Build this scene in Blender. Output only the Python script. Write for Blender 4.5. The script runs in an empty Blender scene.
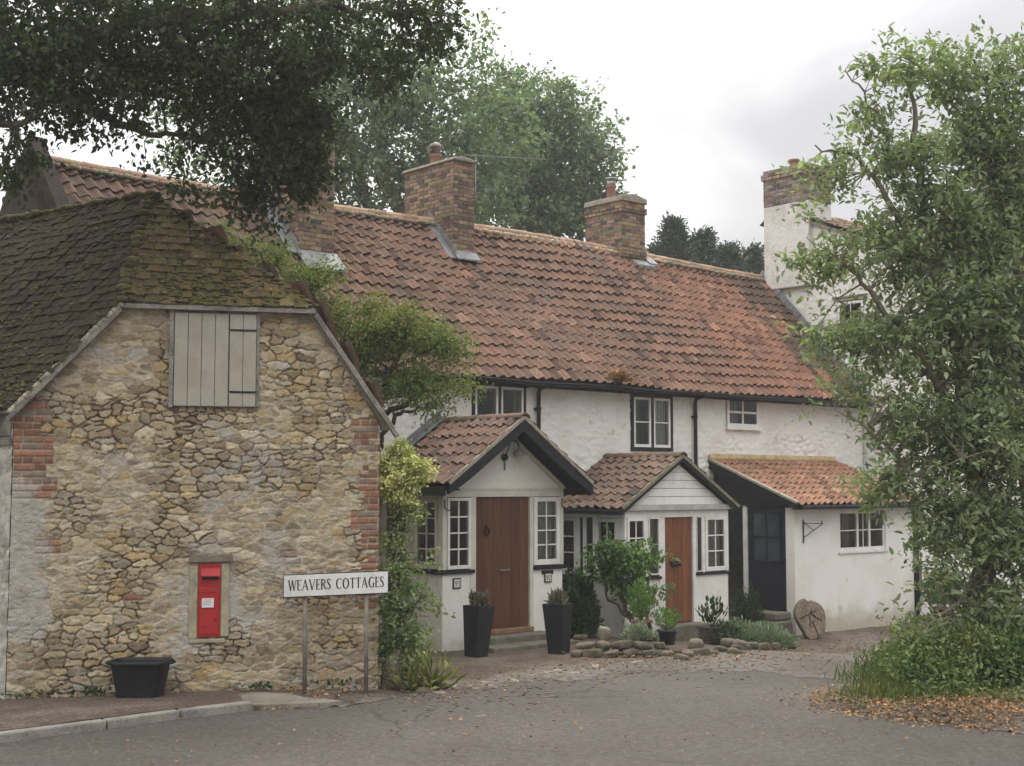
import bpy, bmesh, math, random
import numpy as np
from mathutils import Vector, Matrix, noise as mn
random.seed(7); rng = np.random.default_rng(7)
S = bpy.context.scene; COL = S.collection
R = math.radians
# ------------------------------------------------------------------ camera and site frames
FPX, EYE = 1350.0, 2.4
PIT = math.atan(103 / 1350)
def ray(px, py):
    u = 383 - py
    return Vector((px - 512, FPX * math.cos(PIT) - u * math.sin(PIT), FPX * math.sin(PIT) + u * math.cos(PIT)))
def at(px, py, D):
    d = ray(px, py); return Vector((0, 0, EYE)) + d * (D / d.y)
class Fr:
    """a local frame: x right along a facade, y into the building, z up"""
    def __init__(s, o, ux, uy): s.o = Vector(o); s.x = Vector(ux).normalized(); s.y = Vector(uy).normalized()
    def p(s, x, y, z): return s.o + s.x * x + s.y * y + Vector((0, 0, z))
    def side(s, X): return Fr(s.p(X, 0, 0), -s.y, s.x)      # face looking left, its x runs towards the front
    def sider(s, X): return Fr(s.p(X, 0, 0), s.y, -s.x)     # face looking right
A = math.atan2(.66, .751)
C = Fr((-2.08, 21.2, 0), (math.cos(A), math.sin(A), 0), (-math.sin(A), math.cos(A), 0))
B = Fr((-1.62, 16.3, 0), (math.cos(R(14)), math.sin(R(14)), 0), (-math.sin(R(14)), math.cos(R(14)), 0))
WORLD = Fr((0, 0, 0), (1, 0, 0), (0, 1, 0))
def sm(a, b, t):
    t = min(1, max(0, (t - a) / (b - a))); return t * t * (3 - 2 * t)
def gz(x, y):
    lx = (x - C.o.x) * C.x.x + (y - C.o.y) * C.x.y
    z = -.33 * sm(2.2, 7.2, lx)
    if y < 10: z += .8 * sm(10, 0, y) if y > 0 else .8
    return z
# ------------------------------------------------------------------ mesh building
class MB:
    def __init__(s): s.v = []; s.f = []; s.t = []
    def add(s, vs, fs, tint=(1, 1, 1)):
        n = len(s.v); s.v.extend(vs); s.f.extend([tuple(i + n for i in f) for f in fs]); s.t.extend([tint] * len(vs))
    def box(s, F, x0, x1, y0, y1, z0, z1, tint=(1, 1, 1)):
        P = [F.p(x, y, z) for z in (z0, z1) for x, y in ((x0, y0), (x1, y0), (x1, y1), (x0, y1))]
        s.add(P, [(0, 3, 2, 1), (4, 5, 6, 7), (0, 1, 5, 4), (1, 2, 6, 5), (2, 3, 7, 6), (3, 0, 4, 7)], tint); return s
    def prism(s, F, pts, y0, y1, tint=(1, 1, 1)):
        """polygon in x,z extruded along y"""
        n = len(pts); P = [F.p(x, y0, z) for x, z in pts] + [F.p(x, y1, z) for x, z in pts]
        fs = [tuple(range(n)), tuple(range(2 * n - 1, n - 1, -1))] + [(i, i + n, (i + 1) % n + n, (i + 1) % n) for i in range(n)]
        s.add(P, fs, tint); return s
    def slab(s, poly, th, tint=(1, 1, 1)):
        """3-D polygon thickened by vector th"""
        n = len(poly); P = [Vector(p) for p in poly] + [Vector(p) + Vector(th) for p in poly]
        s.add(P, [tuple(range(n)), tuple(range(2 * n - 1, n - 1, -1))] + [(i, i + n, (i + 1) % n + n, (i + 1) % n) for i in range(n)], tint); return s
    def bar(s, a, b, w, h=None, up=(0, 0, 1), tint=(1, 1, 1)):
        a, b = Vector(a), Vector(b); h = h or w; d = (b - a).normalized(); up = Vector(up)
        if abs(d.dot(up)) > .98: up = Vector((0, 1, 0))
        sx = d.cross(up).normalized() * w / 2; sy = sx.cross(d).normalized() * h / 2
        P = [q + i * sx + j * sy for q in (a, b) for i, j in ((-1, -1), (1, -1), (1, 1), (-1, 1))]
        s.add(P, [(0, 3, 2, 1), (4, 5, 6, 7), (0, 1, 5, 4), (1, 2, 6, 5), (2, 3, 7, 6), (3, 0, 4, 7)], tint); return s
    def tube(s, pts, rad, n=6, tint=(1, 1, 1), cap=True):
        pts = [Vector(p) for p in pts]; m = len(pts)
        if not hasattr(rad, '__len__'): rad = [rad] * m
        P = []; prev = None
        for i, p in enumerate(pts):
            d = (pts[min(i + 1, m - 1)] - pts[max(i - 1, 0)]).normalized()
            if prev is None:
                a = d.cross(Vector((0, 0, 1)) if abs(d.z) < .9 else Vector((1, 0, 0))).normalized()
            else: a = (prev - d * prev.dot(d)).normalized()
            prev = a; b = d.cross(a)
            for k in range(n):
                t = 2 * math.pi * k / n; P.append(p + (a * math.cos(t) + b * math.sin(t)) * rad[i])
        fs = [(i * n + k, i * n + (k + 1) % n, (i + 1) * n + (k + 1) % n, (i + 1) * n + k) for i in range(m - 1) for k in range(n)]
        if cap: fs += [tuple(range(n - 1, -1, -1)), tuple(range((m - 1) * n, m * n))]
        s.add(P, fs, tint); return s
    def lathe(s, c, prof, n=20, tint=(1, 1, 1), sq=1.0, rot=0):
        """prof = [(r, z)...] about the vertical through c"""
        c = Vector(c); P = []
        for r, z in prof:
            for k in range(n):
                t = 2 * math.pi * k / n + rot; P.append(c + Vector((r * math.cos(t), r * math.sin(t) * sq, z)))
        m = len(prof)
        fs = [(i * n + k, i * n + (k + 1) % n, (i + 1) * n + (k + 1) % n, (i + 1) * n + k) for i in range(m - 1) for k in range(n)]
        fs += [tuple(range(n - 1, -1, -1)), tuple(range((m - 1) * n, m * n))]
        s.add(P, fs, tint); return s
    def build(s, name, mat, parent=None, smooth=False, bevel=0, fix=True):
        me = bpy.data.meshes.new(name); off = Vector(parent_loc(parent))
        me.from_pydata([tuple(Vector(v) - off) for v in s.v], [], s.f)
        ca = me.color_attributes.new('tint', 'FLOAT_COLOR', 'POINT')
        ca.data.foreach_set('color', np.array([(t[0], t[1], t[2], 1) for t in s.t], dtype=np.float32).ravel())
        if fix:
            bm = bmesh.new(); bm.from_mesh(me); bmesh.ops.recalc_face_normals(bm, faces=bm.faces); bm.to_mesh(me); bm.free()
        me.materials.append(mat); o = bpy.data.objects.new(name, me); COL.objects.link(o)
        if parent: o.parent = parent
        if smooth: me.shade_smooth()
        if bevel:
            b = o.modifiers.new('b', 'BEVEL'); b.width = bevel; b.segments = 2; b.limit_method = 'ANGLE'
        return o
def parent_loc(p):
    l = Vector((0, 0, 0))
    while p: l += p.location; p = p.parent
    return l
def thing(name, loc, label, cat, group=None):
    o = bpy.data.objects.new(name, None); COL.objects.link(o); o.location = loc; o.empty_display_size = .2
    return tag(o, label, cat, group)
def tag(o, label=None, cat=None, group=None, kind=None):
    if label: o['label'] = label
    if cat: o['category'] = cat
    if group: o['group'] = group
    if kind: o['kind'] = kind
    return o
def np_mesh(name, mat, V, Fq, T, parent=None, smooth=False, mats=None):
    """V (n,3), Fq (m,k) all the same k, T (n,3)"""
    me = bpy.data.meshes.new(name); k = Fq.shape[1]; V = V - np.array(parent_loc(parent))
    me.vertices.add(len(V)); me.vertices.foreach_set('co', V.astype(np.float32).ravel())
    me.loops.add(Fq.size); me.loops.foreach_set('vertex_index', Fq.astype(np.int32).ravel())
    me.polygons.add(len(Fq)); me.polygons.foreach_set('loop_start', np.arange(0, Fq.size, k, dtype=np.int32))
    me.update(calc_edges=True)
    ca = me.color_attributes.new('tint', 'FLOAT_COLOR', 'POINT')
    ca.data.foreach_set('color', np.c_[T, np.ones(len(T))].astype(np.float32).ravel())
    me.materials.append(mat); o = bpy.data.objects.new(name, me); COL.objects.link(o)
    if smooth: me.shade_smooth()
    if parent: o.parent = parent
    return o
# ------------------------------------------------------------------ materials
MATS = {}
def mat(name, col, col2=None, rough=.8, scale=6, ramp=(.4, .65), bump=0, bscale=30, tint=False, spots=None, metal=0, spec=.3, stretch=(1, 1, 1), fine=.15, transl=0, dirt=None):
    if name in MATS: return MATS[name]
    m = bpy.data.materials.new(name); m.use_nodes = True; nt = m.node_tree; N = nt.nodes; L = nt.links
    b = N['Principled BSDF']; b.inputs['Roughness'].default_value = rough; b.inputs['Metallic'].default_value = metal
    b.inputs['Specular IOR Level'].default_value = spec
    tc = N.new('ShaderNodeTexCoord'); mp = N.new('ShaderNodeMapping'); mp.inputs['Scale'].default_value = stretch
    L.new(tc.outputs['Object'], mp.inputs[0]); co = mp.outputs[0]
    def nz(sc, det=6, ro=.6):
        n = N.new('ShaderNodeTexNoise'); n.inputs['Scale'].default_value = sc; n.inputs['Detail'].default_value = det
        n.inputs['Roughness'].default_value = ro; L.new(co, n.inputs['Vector']); return n.outputs['Fac']
    def mr(src, a, b_, c, d):
        n = N.new('ShaderNodeMapRange'); n.interpolation_type = 'SMOOTHSTEP'
        for i, v in enumerate((a, b_, c, d)): n.inputs[i + 1].default_value = v
        L.new(src, n.inputs[0]); return n.outputs[0]
    def mix(fac, a, c, mode='MIX'):
        n = N.new('ShaderNodeMix'); n.data_type = 'RGBA'; n.blend_type = mode
        for sk, v in ((n.inputs[0], fac), (n.inputs[6], a), (n.inputs[7], c)):
            if isinstance(v, (int, float)): sk.default_value = v
            elif isinstance(v, tuple): sk.default_value = (*v, 1)
            else: L.new(v, sk)
        return n.outputs[2]
    c = col
    if col2: c = mix(mr(nz(scale), ramp[0], ramp[1], 0, 1), col, col2)
    if spots:
        for (sc, lo, hi, cc) in spots: c = mix(mr(nz(sc, 4, .55), lo, hi, 0, 1), c, cc)
    if dirt:
        sx = N.new('ShaderNodeSeparateXYZ'); L.new(tc.outputs['Object'], sx.inputs[0]); ad = N.new('ShaderNodeMath'); ad.operation = 'MULTIPLY_ADD'; ad.inputs[1].default_value = -.7; L.new(nz(3.5, 5), ad.inputs[0]); L.new(sx.outputs[2], ad.inputs[2])
        c = mix(mr(ad.outputs[0], dirt[0], dirt[1], dirt[3], 0), c, dirt[2])
    if fine:
        g = mr(nz(scale * 9 + 12, 3), .25, .75, 1 - fine, 1 + fine)
        cx = N.new('ShaderNodeCombineXYZ')
        for i in range(3): L.new(g, cx.inputs[i])
        c = mix(1.0, c, cx.outputs[0], 'MULTIPLY')
    if tint:
        at_ = N.new('ShaderNodeAttribute'); at_.attribute_name = 'tint'; c = mix(1.0, c, at_.outputs['Color'], 'MULTIPLY')
    if isinstance(c, tuple): b.inputs['Base Color'].default_value = (*c, 1)
    else: L.new(c, b.inputs['Base Color'])
    if bump:
        bp = N.new('ShaderNodeBump'); bp.inputs['Strength'].default_value = min(1, bump); bp.inputs['Distance'].default_value = .02 * max(1, bump)
        L.new(nz(bscale, 5), bp.inputs['Height']); L.new(bp.outputs[0], b.inputs['Normal'])
    if transl:
        tr = N.new('ShaderNodeBsdfTranslucent'); ms = N.new('ShaderNodeMixShader'); ms.inputs[0].default_value = transl
        if isinstance(c, tuple): tr.inputs[0].default_value = (*c, 1)
        else: L.new(mix(1.0, c, (1.3, 1.5, .7), 'MULTIPLY'), tr.inputs[0])
        L.new(b.outputs[0], ms.inputs[1]); L.new(tr.outputs[0], ms.inputs[2]); L.new(ms.outputs[0], N['Material Output'].inputs[0])
    MATS[name] = m; return m
def glass():
    m = bpy.data.materials.new('window_glass'); m.use_nodes = True; nt = m.node_tree; N = nt.nodes; L = nt.links
    g = N.new('ShaderNodeBsdfGlossy'); g.inputs['Roughness'].default_value = .04; t = N.new('ShaderNodeBsdfTransparent'); t.inputs[0].default_value = (.8, .83, .82, 1)
    fr = N.new('ShaderNodeFresnel'); fr.inputs[0].default_value = 1.5; a = N.new('ShaderNodeMath'); a.operation = 'ADD'; a.inputs[1].default_value = .0
    ms = N.new('ShaderNodeMixShader'); L.new(fr.outputs[0], a.inputs[0]); L.new(a.outputs[0], ms.inputs[0]); L.new(t.outputs[0], ms.inputs[1]); L.new(g.outputs[0], ms.inputs[2])
    tc = N.new('ShaderNodeTexCoord'); n = N.new('ShaderNodeTexNoise'); n.inputs['Scale'].default_value = 3; bp = N.new('ShaderNodeBump'); bp.inputs['Strength'].default_value = .15
    L.new(tc.outputs['Object'], n.inputs['Vector']); L.new(n.outputs['Fac'], bp.inputs['Height']); L.new(bp.outputs[0], g.inputs['Normal'])
    L.new(ms.outputs[0], N['Material Output'].inputs[0]); return m
GLASS = glass()
M_white = mat('limewashed_wall', (.74, .72, .675), (.66, .635, .585), scale=1.3, ramp=(.42, .75), bump=.5, bscale=22, tint=True, spots=[(5, .62, .75, (.52, .49, .43))], fine=.05)
M_render = mat('white_render', (.74, .72, .675), (.66, .635, .585), scale=1.1, dirt=(-.62, -.12, (.36, .31, .22), .75), bump=.25, bscale=35, tint=True, fine=.04, spots=[(2.6, .64, .78, (.56, .52, .45))])
M_wood = mat('white_painted_wood', (.72, .71, .67), (.62, .60, .56), rough=.5, scale=4, fine=.05, bump=.1, bscale=60)
M_cream = mat('cream_painted_wood', (.58, .56, .49), (.50, .48, .42), rough=.55, scale=4, fine=.05)
M_black = mat('black_painted_wood', (.008, .009, .013), (.015, .017, .021), rough=.5, scale=5)
M_pipe = mat('black_pipe', (.008, .009, .012), rough=.35, fine=.1)
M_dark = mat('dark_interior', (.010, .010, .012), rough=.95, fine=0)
M_lace = mat('net_curtain', (.50, .50, .48), (.33, .33, .32), rough=.95, scale=24, stretch=(3, 3, .4), fine=.2)
M_curt = mat('grey_curtain', (.24, .25, .22), (.13, .14, .12), rough=.95, scale=10, stretch=(3, 3, .3))
M_tile = mat('clay_pantile', (.178, .102, .069), (.132, .080, .058), rough=.9, scale=1.6, tint=True, bump=.5, bscale=40, spots=[(.9, .56, .75, (.12, .085, .065)), (26, .62, .72, (.24, .20, .15)), (9, .66, .74, (.25, .22, .17)), (2.2, .62, .8, (.16, .11, .085))], fine=.2)
M_tilen = mat('orange_pantile', (.30, .163, .102), (.215, .118, .078), rough=.85, scale=5, tint=True, bump=.4, bscale=40, spots=[(10, .66, .76, (.36, .29, .2))], fine=.2)
M_tileo = mat('weathered_pantile', (.165, .105, .075), (.115, .083, .064), rough=.9, scale=5, tint=True, bump=.5, bscale=40, spots=[(7, .6, .7, (.13, .115, .055)), (12, .68, .75, (.34, .30, .22))], fine=.25)
M_moss = mat('mossy_roof_tile', (.064, .050, .036), (.072, .062, .030), rough=.95, scale=4, ramp=(.38, .58), tint=True, bump=1, bscale=45, spots=[(11, .60, .72, (.15, .12, .08))], fine=.4)
M_mossc = mat('moss', (.10, .092, .034), (.075, .062, .03), rough=1, scale=14, tint=True, bump=1, bscale=60, fine=.4)
M_ridge = mat('ridge_tile', (.30, .19, .12), (.21, .14, .10), rough=.9, scale=4, tint=True, bump=.4, spots=[(8, .58, .7, (.36, .31, .22))], fine=.2)
M_mortar = mat('lime_mortar', (.36, .32, .25), (.26, .23, .18), rough=.95, scale=9, tint=True, bump=.8, bscale=50, fine=.2)
M_brick = mat('brick', (.265, .172, .115), (.20, .135, .095), rough=.9, scale=5, tint=True, bump=.5, bscale=60, spots=[(1.4, .55, .72, (.13, .09, .07)), (7, .62, .75, (.12, .08, .06)), (15, .66, .76, (.38, .31, .22))], fine=.2)
M_lead = mat('lead_flashing', (.14, .143, .147), (.22, .223, .227), rough=.6, scale=5, bump=.2)
M_stone = mat('rubble_stone', (1, 1, 1), (.84, .83, .8), rough=.93, scale=14, tint=True, bump=1.0, bscale=70, fine=.25, spots=[(30, .62, .75, (.66, .62, .56))])
M_rock = mat('edging_stone', (.135, .115, .085), (.08, .07, .052), rough=.95, scale=5, tint=True, bump=1, bscale=30, fine=.3, spots=[(7, .6, .7, (.10, .11, .05))])
M_step = mat('step_stone', (.17, .15, .12), (.11, .105, .075), rough=.9, scale=4, bump=.7, bscale=40, fine=.2)
M_oldwood = mat('weathered_grey_wood', (.25, .23, .20), (.14, .125, .105), rough=.85, scale=5, bump=.7, bscale=40, stretch=(1, 1, 1), fine=.3)
M_shut = mat('beige_painted_boards', (.345, .315, .255), (.30, .27, .215), rough=.6, scale=3, bump=.15, bscale=50, fine=.06)
M_red = mat('red_gloss_paint', (.36, .017, .018), (.29, .014, .016), rough=.4, scale=6, fine=.08, spec=.4)
M_door = mat('stained_brown_door', (.125, .052, .025), (.082, .034, .018), rough=.45, scale=5, tint=True, stretch=(6, 6, .5), fine=.2)
M_door2 = mat('stained_orange_door', (.21, .075, .030), (.145, .052, .022), rough=.45, scale=5, tint=True, stretch=(6, 6, .5), fine=.2)
M_navy = mat('navy_painted_wood', (.008, .011, .019), (.013, .017, .027), rough=.5, scale=5)
M_sign = mat('white_sign_plate', (.66, .65, .625), (.55, .54, .51), rough=.5, scale=3, fine=.08, spots=[(6, .6, .8, (.42, .40, .35))])
M_letter = mat('black_lettering', (.02, .02, .022), rough=.6, fine=0)
M_plastic = mat('black_plastic', (.009, .010, .011), (.016, .017, .018), rough=.55, scale=4, fine=.1)
M_slate = mat('slate_grey_planter', (.012, .014, .018), (.019, .022, .027), rough=.55, scale=3, fine=.1)
M_soil = mat('potting_soil', (.035, .025, .018), rough=1, bump=1, bscale=40)
M_terra = mat('terracotta_pot', (.25, .12, .075), (.17, .10, .075), rough=.85, scale=7)
M_bark = mat('bark', (.10, .085, .065), (.06, .052, .04), rough=.95, scale=8, bump=1, bscale=30, stretch=(1, 1, .3))
M_barkl = mat('pale_bark', (.20, .17, .13), (.12, .10, .08), rough=.95, scale=8, bump=1, bscale=30, stretch=(1, 1, .3))
M_metal = mat('galvanised_metal', (.30, .31, .31), (.2, .2, .2), rough=.45, metal=.6, scale=8)
M_logf = mat('cut_log_face', (.26, .18, .115), (.17, .115, .075), rough=.9, scale=6, bump=.6, bscale=40, fine=.3)
def leafmat(name, c, c2, tr=.25): return mat(name, c, c2, rough=.6, scale=1.2, tint=True, transl=tr, fine=.1, spec=.25)
L_oak = leafmat('oak_leaf', (.05, .066, .03), (.036, .05, .024), .3)
L_right = leafmat('plum_leaf', (.22, .255, .155), (.165, .20, .115), .4)
L_back = leafmat('ash_leaf', (.135, .18, .105), (.105, .145, .085), .38)
L_con = leafmat('conifer_leaf', (.055, .085, .055), (.045, .07, .05), .1)
L_maple = leafmat('maple_leaf', (.12, .17, .05), (.17, .18, .06), .35)
L_yel = leafmat('variegated_leaf', (.60, .56, .26), (.36, .38, .15), .25)
L_green = leafmat('shrub_leaf', (.12, .20, .06), (.08, .13, .045), .3)
L_dk = leafmat('dark_shrub_leaf', (.035, .065, .028), (.045, .08, .03), .15)
L_grey = leafmat('lavender_leaf', (.20, .25, .17), (.15, .19, .12), .15)
L_grass = leafmat('grass_blade', (.10, .15, .04), (.16, .17, .06), .25)
L_dead = leafmat('dead_leaf', (.30, .17, .08), (.16, .10, .06), .1)
# ------------------------------------------------------------------ noise on arrays
def vnoise(x, y, seed=0):
    xi = np.floor(x).astype(np.int64); yi = np.floor(y).astype(np.int64); xf = x - xi; yf = y - yi
    def h(a, b):
        n = (a * 374761393 + b * 668265263 + seed * 1442695041) & 0xffffffff
        n = ((n ^ (n >> 13)) * 1274126177) & 0xffffffff
        return ((n ^ (n >> 16)) & 0xffff) / 65535.0
    u = xf * xf * (3 - 2 * xf); v = yf * yf * (3 - 2 * yf)
    return (h(xi, yi) * (1 - u) + h(xi + 1, yi) * u) * (1 - v) + (h(xi, yi + 1) * (1 - u) + h(xi + 1, yi + 1) * u) * v
def fbm(x, y, seed=0, o=4): return sum(vnoise(x * 2 ** i, y * 2 ** i, seed + i) / 2 ** (i + 1) for i in range(o)) / (1 - .5 ** o)
def inside(px, pz, poly):
    r = np.zeros(px.shape, bool); n = len(poly)
    for i in range(n):
        (x1, z1), (x2, z2) = poly[i], poly[(i + 1) % n]
        c = ((z1 > pz) != (z2 > pz)) & (px < (x2 - x1) * (pz - z1) / (z2 - z1 + 1e-12) + x1); r ^= c
    return r
def sst(a, b, t):
    t = np.clip((t - a) / (b - a), 0, 1); return t * t * (3 - 2 * t)
def masonry(F, name, m, poly, parent, step=.0125, rowh=(.075, .17), stw=(.10, .36), depth=.03, palette=None, mortar=(.33, .29, .22), bricks=None, paint=None, holes=(), seed=1, wash=None, joint=.25, rough_=.28, crisp=False):
    """rubble wall face as real relief: stones laid in rough rows, bricks where bricks(x,z) says so"""
    r = np.random.default_rng(seed); xs = [p[0] for p in poly]; zs = [p[1] for p in poly]
    x0, x1, z0, z1 = min(xs), max(xs), min(zs), max(zs)
    nx, nz = int((x1 - x0) / step) + 1, int((z1 - z0) / step) + 1
    gx, gz_ = np.meshgrid(np.linspace(x0, x1, nx), np.linspace(z0, z1, nz)); X = gx.ravel(); Z = gz_.ravel()
    wx = X + .045 * (fbm(X * 5, Z * 5, seed + 5) - .5) * 2 + .022 * (fbm(X * 19, Z * 19, seed + 6) - .5) * 2
    PW = 4.5 if crisp else 2.9; wa = .045 if crisp else .075
    wz = Z + wa * (fbm(X * 2.6, Z * 3, seed + 8) - .5) * 2 + .018 * (fbm(X * 21, Z * 21, seed + 9) - .5) * 2
    sites = []; z = z0 - .2
    while z < z1 + .2:
        h = r.uniform(*rowh); x = x0 - .3 - r.uniform(0, .3)
        while x < x1 + .3:
            w = r.uniform(*stw) * (.6 + .8 * (h - rowh[0]) / (rowh[1] - rowh[0] + 1e-6))
            if h > .6 * rowh[1] + .4 * rowh[0] and r.random() < .22:
                sites.append((x + w / 2, z + h * .25, h / 2)); sites.append((x + w / 2 + r.uniform(-.02, .02), z + h * .78, h / 2))
            else: sites.append((x + w / 2, z + h / 2 + r.normal() * .012, h))
            x += w
        z += h
    sites = np.array(sites); d1 = np.full(X.shape, 9.); d2 = np.full(X.shape, 9.); idx = np.zeros(X.shape, int)
    order = np.argsort(sites[:, 1])
    for i in order:
        sx, sz, _ = sites[i]; rad = .45
        lo = max(0, int((sz - rad - z0) / step)); hi = min(nz, int((sz + rad - z0) / step) + 1)
        cl = max(0, int((sx - rad - .1 - x0) / step)); ch = min(nx, int((sx + rad + .1 - x0) / step) + 1)
        if hi <= lo or ch <= cl: continue
        sub = (np.arange(lo, hi)[:, None] * nx + np.arange(cl, ch)[None, :]).ravel()
        dd = ((np.abs(wx[sub] - sx) * .52) ** PW + np.abs(wz[sub] - sz) ** PW) ** (1 / PW)
        a = dd < d1[sub]; s1 = sub[a]; d2[s1] = d1[s1]; d1[s1] = dd[a]; idx[s1] = i
        b_ = (~a) & (dd < d2[sub]); d2[sub[b_]] = dd[b_]
    e = d2 - d1; st = sst(.001, .011, e) if crisp else sst(.003, joint * .085, e)
    rnd = r.random((len(sites), 4)); pal = np.array(palette); pi = (rnd[:, 0] ** 1.1 * len(pal)).astype(int).clip(0, len(pal) - 1)
    scol = pal[pi] * (.72 + .5 * rnd[:, 1:2]); proud = rnd[:, 2]
    col = scol[idx] * (.62 + .42 * fbm(X * 11, Z * 18, seed + 20) + .34 * fbm(X * 42, Z * 55, seed + 21, 2))[:, None]
    tilt = (wz - sites[idx, 1]) * (rnd[idx, 3] - .5) * .5
    hgt = st * ((.62 + .38 * proud[idx]) if crisp else (.45 + .55 * proud[idx])) + tilt * st * (1.6 if crisp else 3) + rough_ * (fbm(X * 18, Z * 30, seed + 30) - .5) * st
    mort = 1 - sst(.0, .012, e); mj = sst(.38, .62, fbm(X * 1.7, Z * 1.9, seed + 40))     # flush smeared mortar in places
    hgt = hgt + (1 - st) * mj * .55
    crev = sst(.48, .60, fbm(X * 3.1, Z * 3.3, seed + 44)) * (1 - st); hgt = hgt - .5 * crev * (1 - mj)
    mcol = np.array(mortar)[None, :] * (.75 + .5 * fbm(X * 9, Z * 9, seed + 41))[:, None]
    smear = np.clip(mort + mj * (1 - sst(.0, .03, e)) * .9, 0, 1) * (.35 + .65 * mj)
    col = col * (1 - smear[:, None]) + mcol * smear[:, None]
    if crisp:
        dk = (1 - sst(.0, .010, e)) * (1 - mj * .85) * sst(.35, .5, fbm(X * 6, Z * 7, seed + 60)); col = col * (1 - .55 * dk[:, None]); hgt = hgt - .35 * dk
    if bricks is not None:
        bm_ = bricks(X, Z)
        ch, bl = .078, .225; row = np.floor(Z / ch).astype(int); offx = (row % 2) * .1125 + (vnoise(row * 1.7, row * .3 + 2, 3) - .5) * .05; bx = (X + offx) / bl; bi = np.floor(bx).astype(int)
        header = (row % 3 == 1); bx2 = (X + offx) / (bl / 2); bi = np.where(header, np.floor(bx2).astype(int) + 5000, bi); fx = np.where(header, bx2 - np.floor(bx2), bx - np.floor(bx)); bw = np.where(header, bl / 2, bl)
        ed = np.minimum(np.minimum(fx, 1 - fx) * bw, np.minimum((Z / ch) % 1, 1 - (Z / ch) % 1) * ch) + (fbm(X * 25, Z * 25, 77) - .5) * .006
        hh = vnoise(bi * 3.1 + .5, row * 2.3 + .5, 11); h2 = vnoise(bi * 1.3 + 9.5, row * 4.3 + .5, 12)
        bc = np.array([(.33, .155, .10)]) * (.5 + .75 * hh)[:, None]; bc = np.where((h2 > .66)[:, None], np.array([(.27, .21, .16)]) * (.7 + .5 * hh)[:, None], bc)
        es = sst(.004, .011, ed); bc = bc * es[:, None] + mcol * (1 - es[:, None]); bh = es * (.55 + .3 * hh)
        k = bm_[:, None]; col = col * (1 - k) + bc * k; hgt = hgt * (1 - bm_) + bh * bm_
    if wash is not None:
        w_ = wash(X, Z); wc = np.array([(.44, .415, .37)]) * (.8 + .35 * fbm(X * 12, Z * 12, 90))[:, None]
        col = col * (1 - w_[:, None]) + wc * w_[:, None]; hgt = hgt * (1 - .45 * w_) + .4 * w_
    if paint is not None: col = np.ones_like(col) * paint(X, Z)[:, None]
    P = np.array([F.p(0, 0, 0)]) + np.outer(X, F.x) + np.outer(-hgt * depth, F.y) + np.outer(Z, (0, 0, 1))
    cx = (gx[:-1, :-1] + gx[1:, 1:]) / 2; cz = (gz_[:-1, :-1] + gz_[1:, 1:]) / 2; ok = inside(cx, cz, poly)
    for (a, b_, c, d) in holes: ok &= ~((cx > a) & (cx < b_) & (cz > c) & (cz < d))
    ii, jj = np.nonzero(ok); q = ii * nx + jj; Fq = np.c_[q, q + 1, q + nx + 1, q + nx]
    used = np.unique(Fq); mp = np.full(nx * nz, -1); mp[used] = np.arange(len(used))
    return np_mesh(name, m, P[used], mp[Fq], col[used], parent, smooth=True)
# ------------------------------------------------------------------ roofs of real tiles
def tiled(name, m, parent, P0, U, V, inside_fn=None, tw=.24, ch=.29, amp=.028, lift=.03, sag=None, flat=False, jit=.012, tintf=None, seed=3, thick=.018, brk=0):
    """P0 lower corner, U along the eave, V up the slope; each tile a curved piece of its own, clipped by inside_fn(u,v)"""
    r = random.Random(seed); P0, U, V = Vector(P0), Vector(U), Vector(V); lu, lv = U.length, V.length; u = U / lu; v = V / lv; n = u.cross(v).normalized()
    if n.z < 0: n = -n
    mb = MB(); nc = max(1, round(lu / tw)); nr = max(1, round(lv / ch)); tw = lu / nc; ch = lv / nr
    prof = [(0, .0), (.16, -.55), (.34, -.75), (.5, -.35), (.64, .45), (.78, 1.), (.92, .75), (1.06, .05)] if not flat else [(0, 0), (.33, .15), (.66, .1), (.97, 0)]
    for j in range(nr):
        ro = r.uniform(-.01, .01) + (tw / 2 * (j % 2) if flat else 0)
        for i in range(-1 if flat else 0, nc):
            uc, vc = (i + .5) * tw + ro, (j + .5) * ch
            if inside_fn and not inside_fn(uc, vc): continue
            if flat and (uc < 0 or uc > lu): continue
            if brk and r.random() < brk: continue
            du, dv, ra, dn = r.uniform(-jit, jit), r.uniform(-jit, jit), r.uniform(-.03, .03), r.uniform(-.4, 1) * jit
            sg = sag(uc, vc) if sag else 0; vs = []
            for k, (vv, nn) in enumerate(((-.03, lift - thick), (-.03, lift), (ch * .5, lift * .55), (ch + .02, lift * .1))):
                for (a, h) in prof:
                    vs.append(P0 + u * (i * tw + a * tw + ro + du + ra * vv) + v * (j * ch + vv + dv + (.0 if not flat else r.uniform(-.008, .008))) + n * (h * amp + nn + dn + sg))
            q = len(prof); fs = [(k * q + a, k * q + a + 1, (k + 1) * q + a + 1, (k + 1) * q + a) for k in range(3) for a in range(q - 1)]
            t = r.uniform(.84, 1.13); hue = r.uniform(-.05, .05)
            tt = (t * (1 + hue), t, t * (1 - hue))
            if r.random() < .07: tt = tuple(x * .6 for x in tt)
            if r.random() < .05: tt = tuple(x * 1.35 for x in tt)
            if tintf: f = tintf(uc, vc); tt = (tt[0] * f[0], tt[1] * f[1], tt[2] * f[2])
            mb.add(vs, fs, tt)
    # boarding under the tiles so nothing shows through
    return mb.build(name, m, parent, smooth=False, fix=False)
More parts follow.
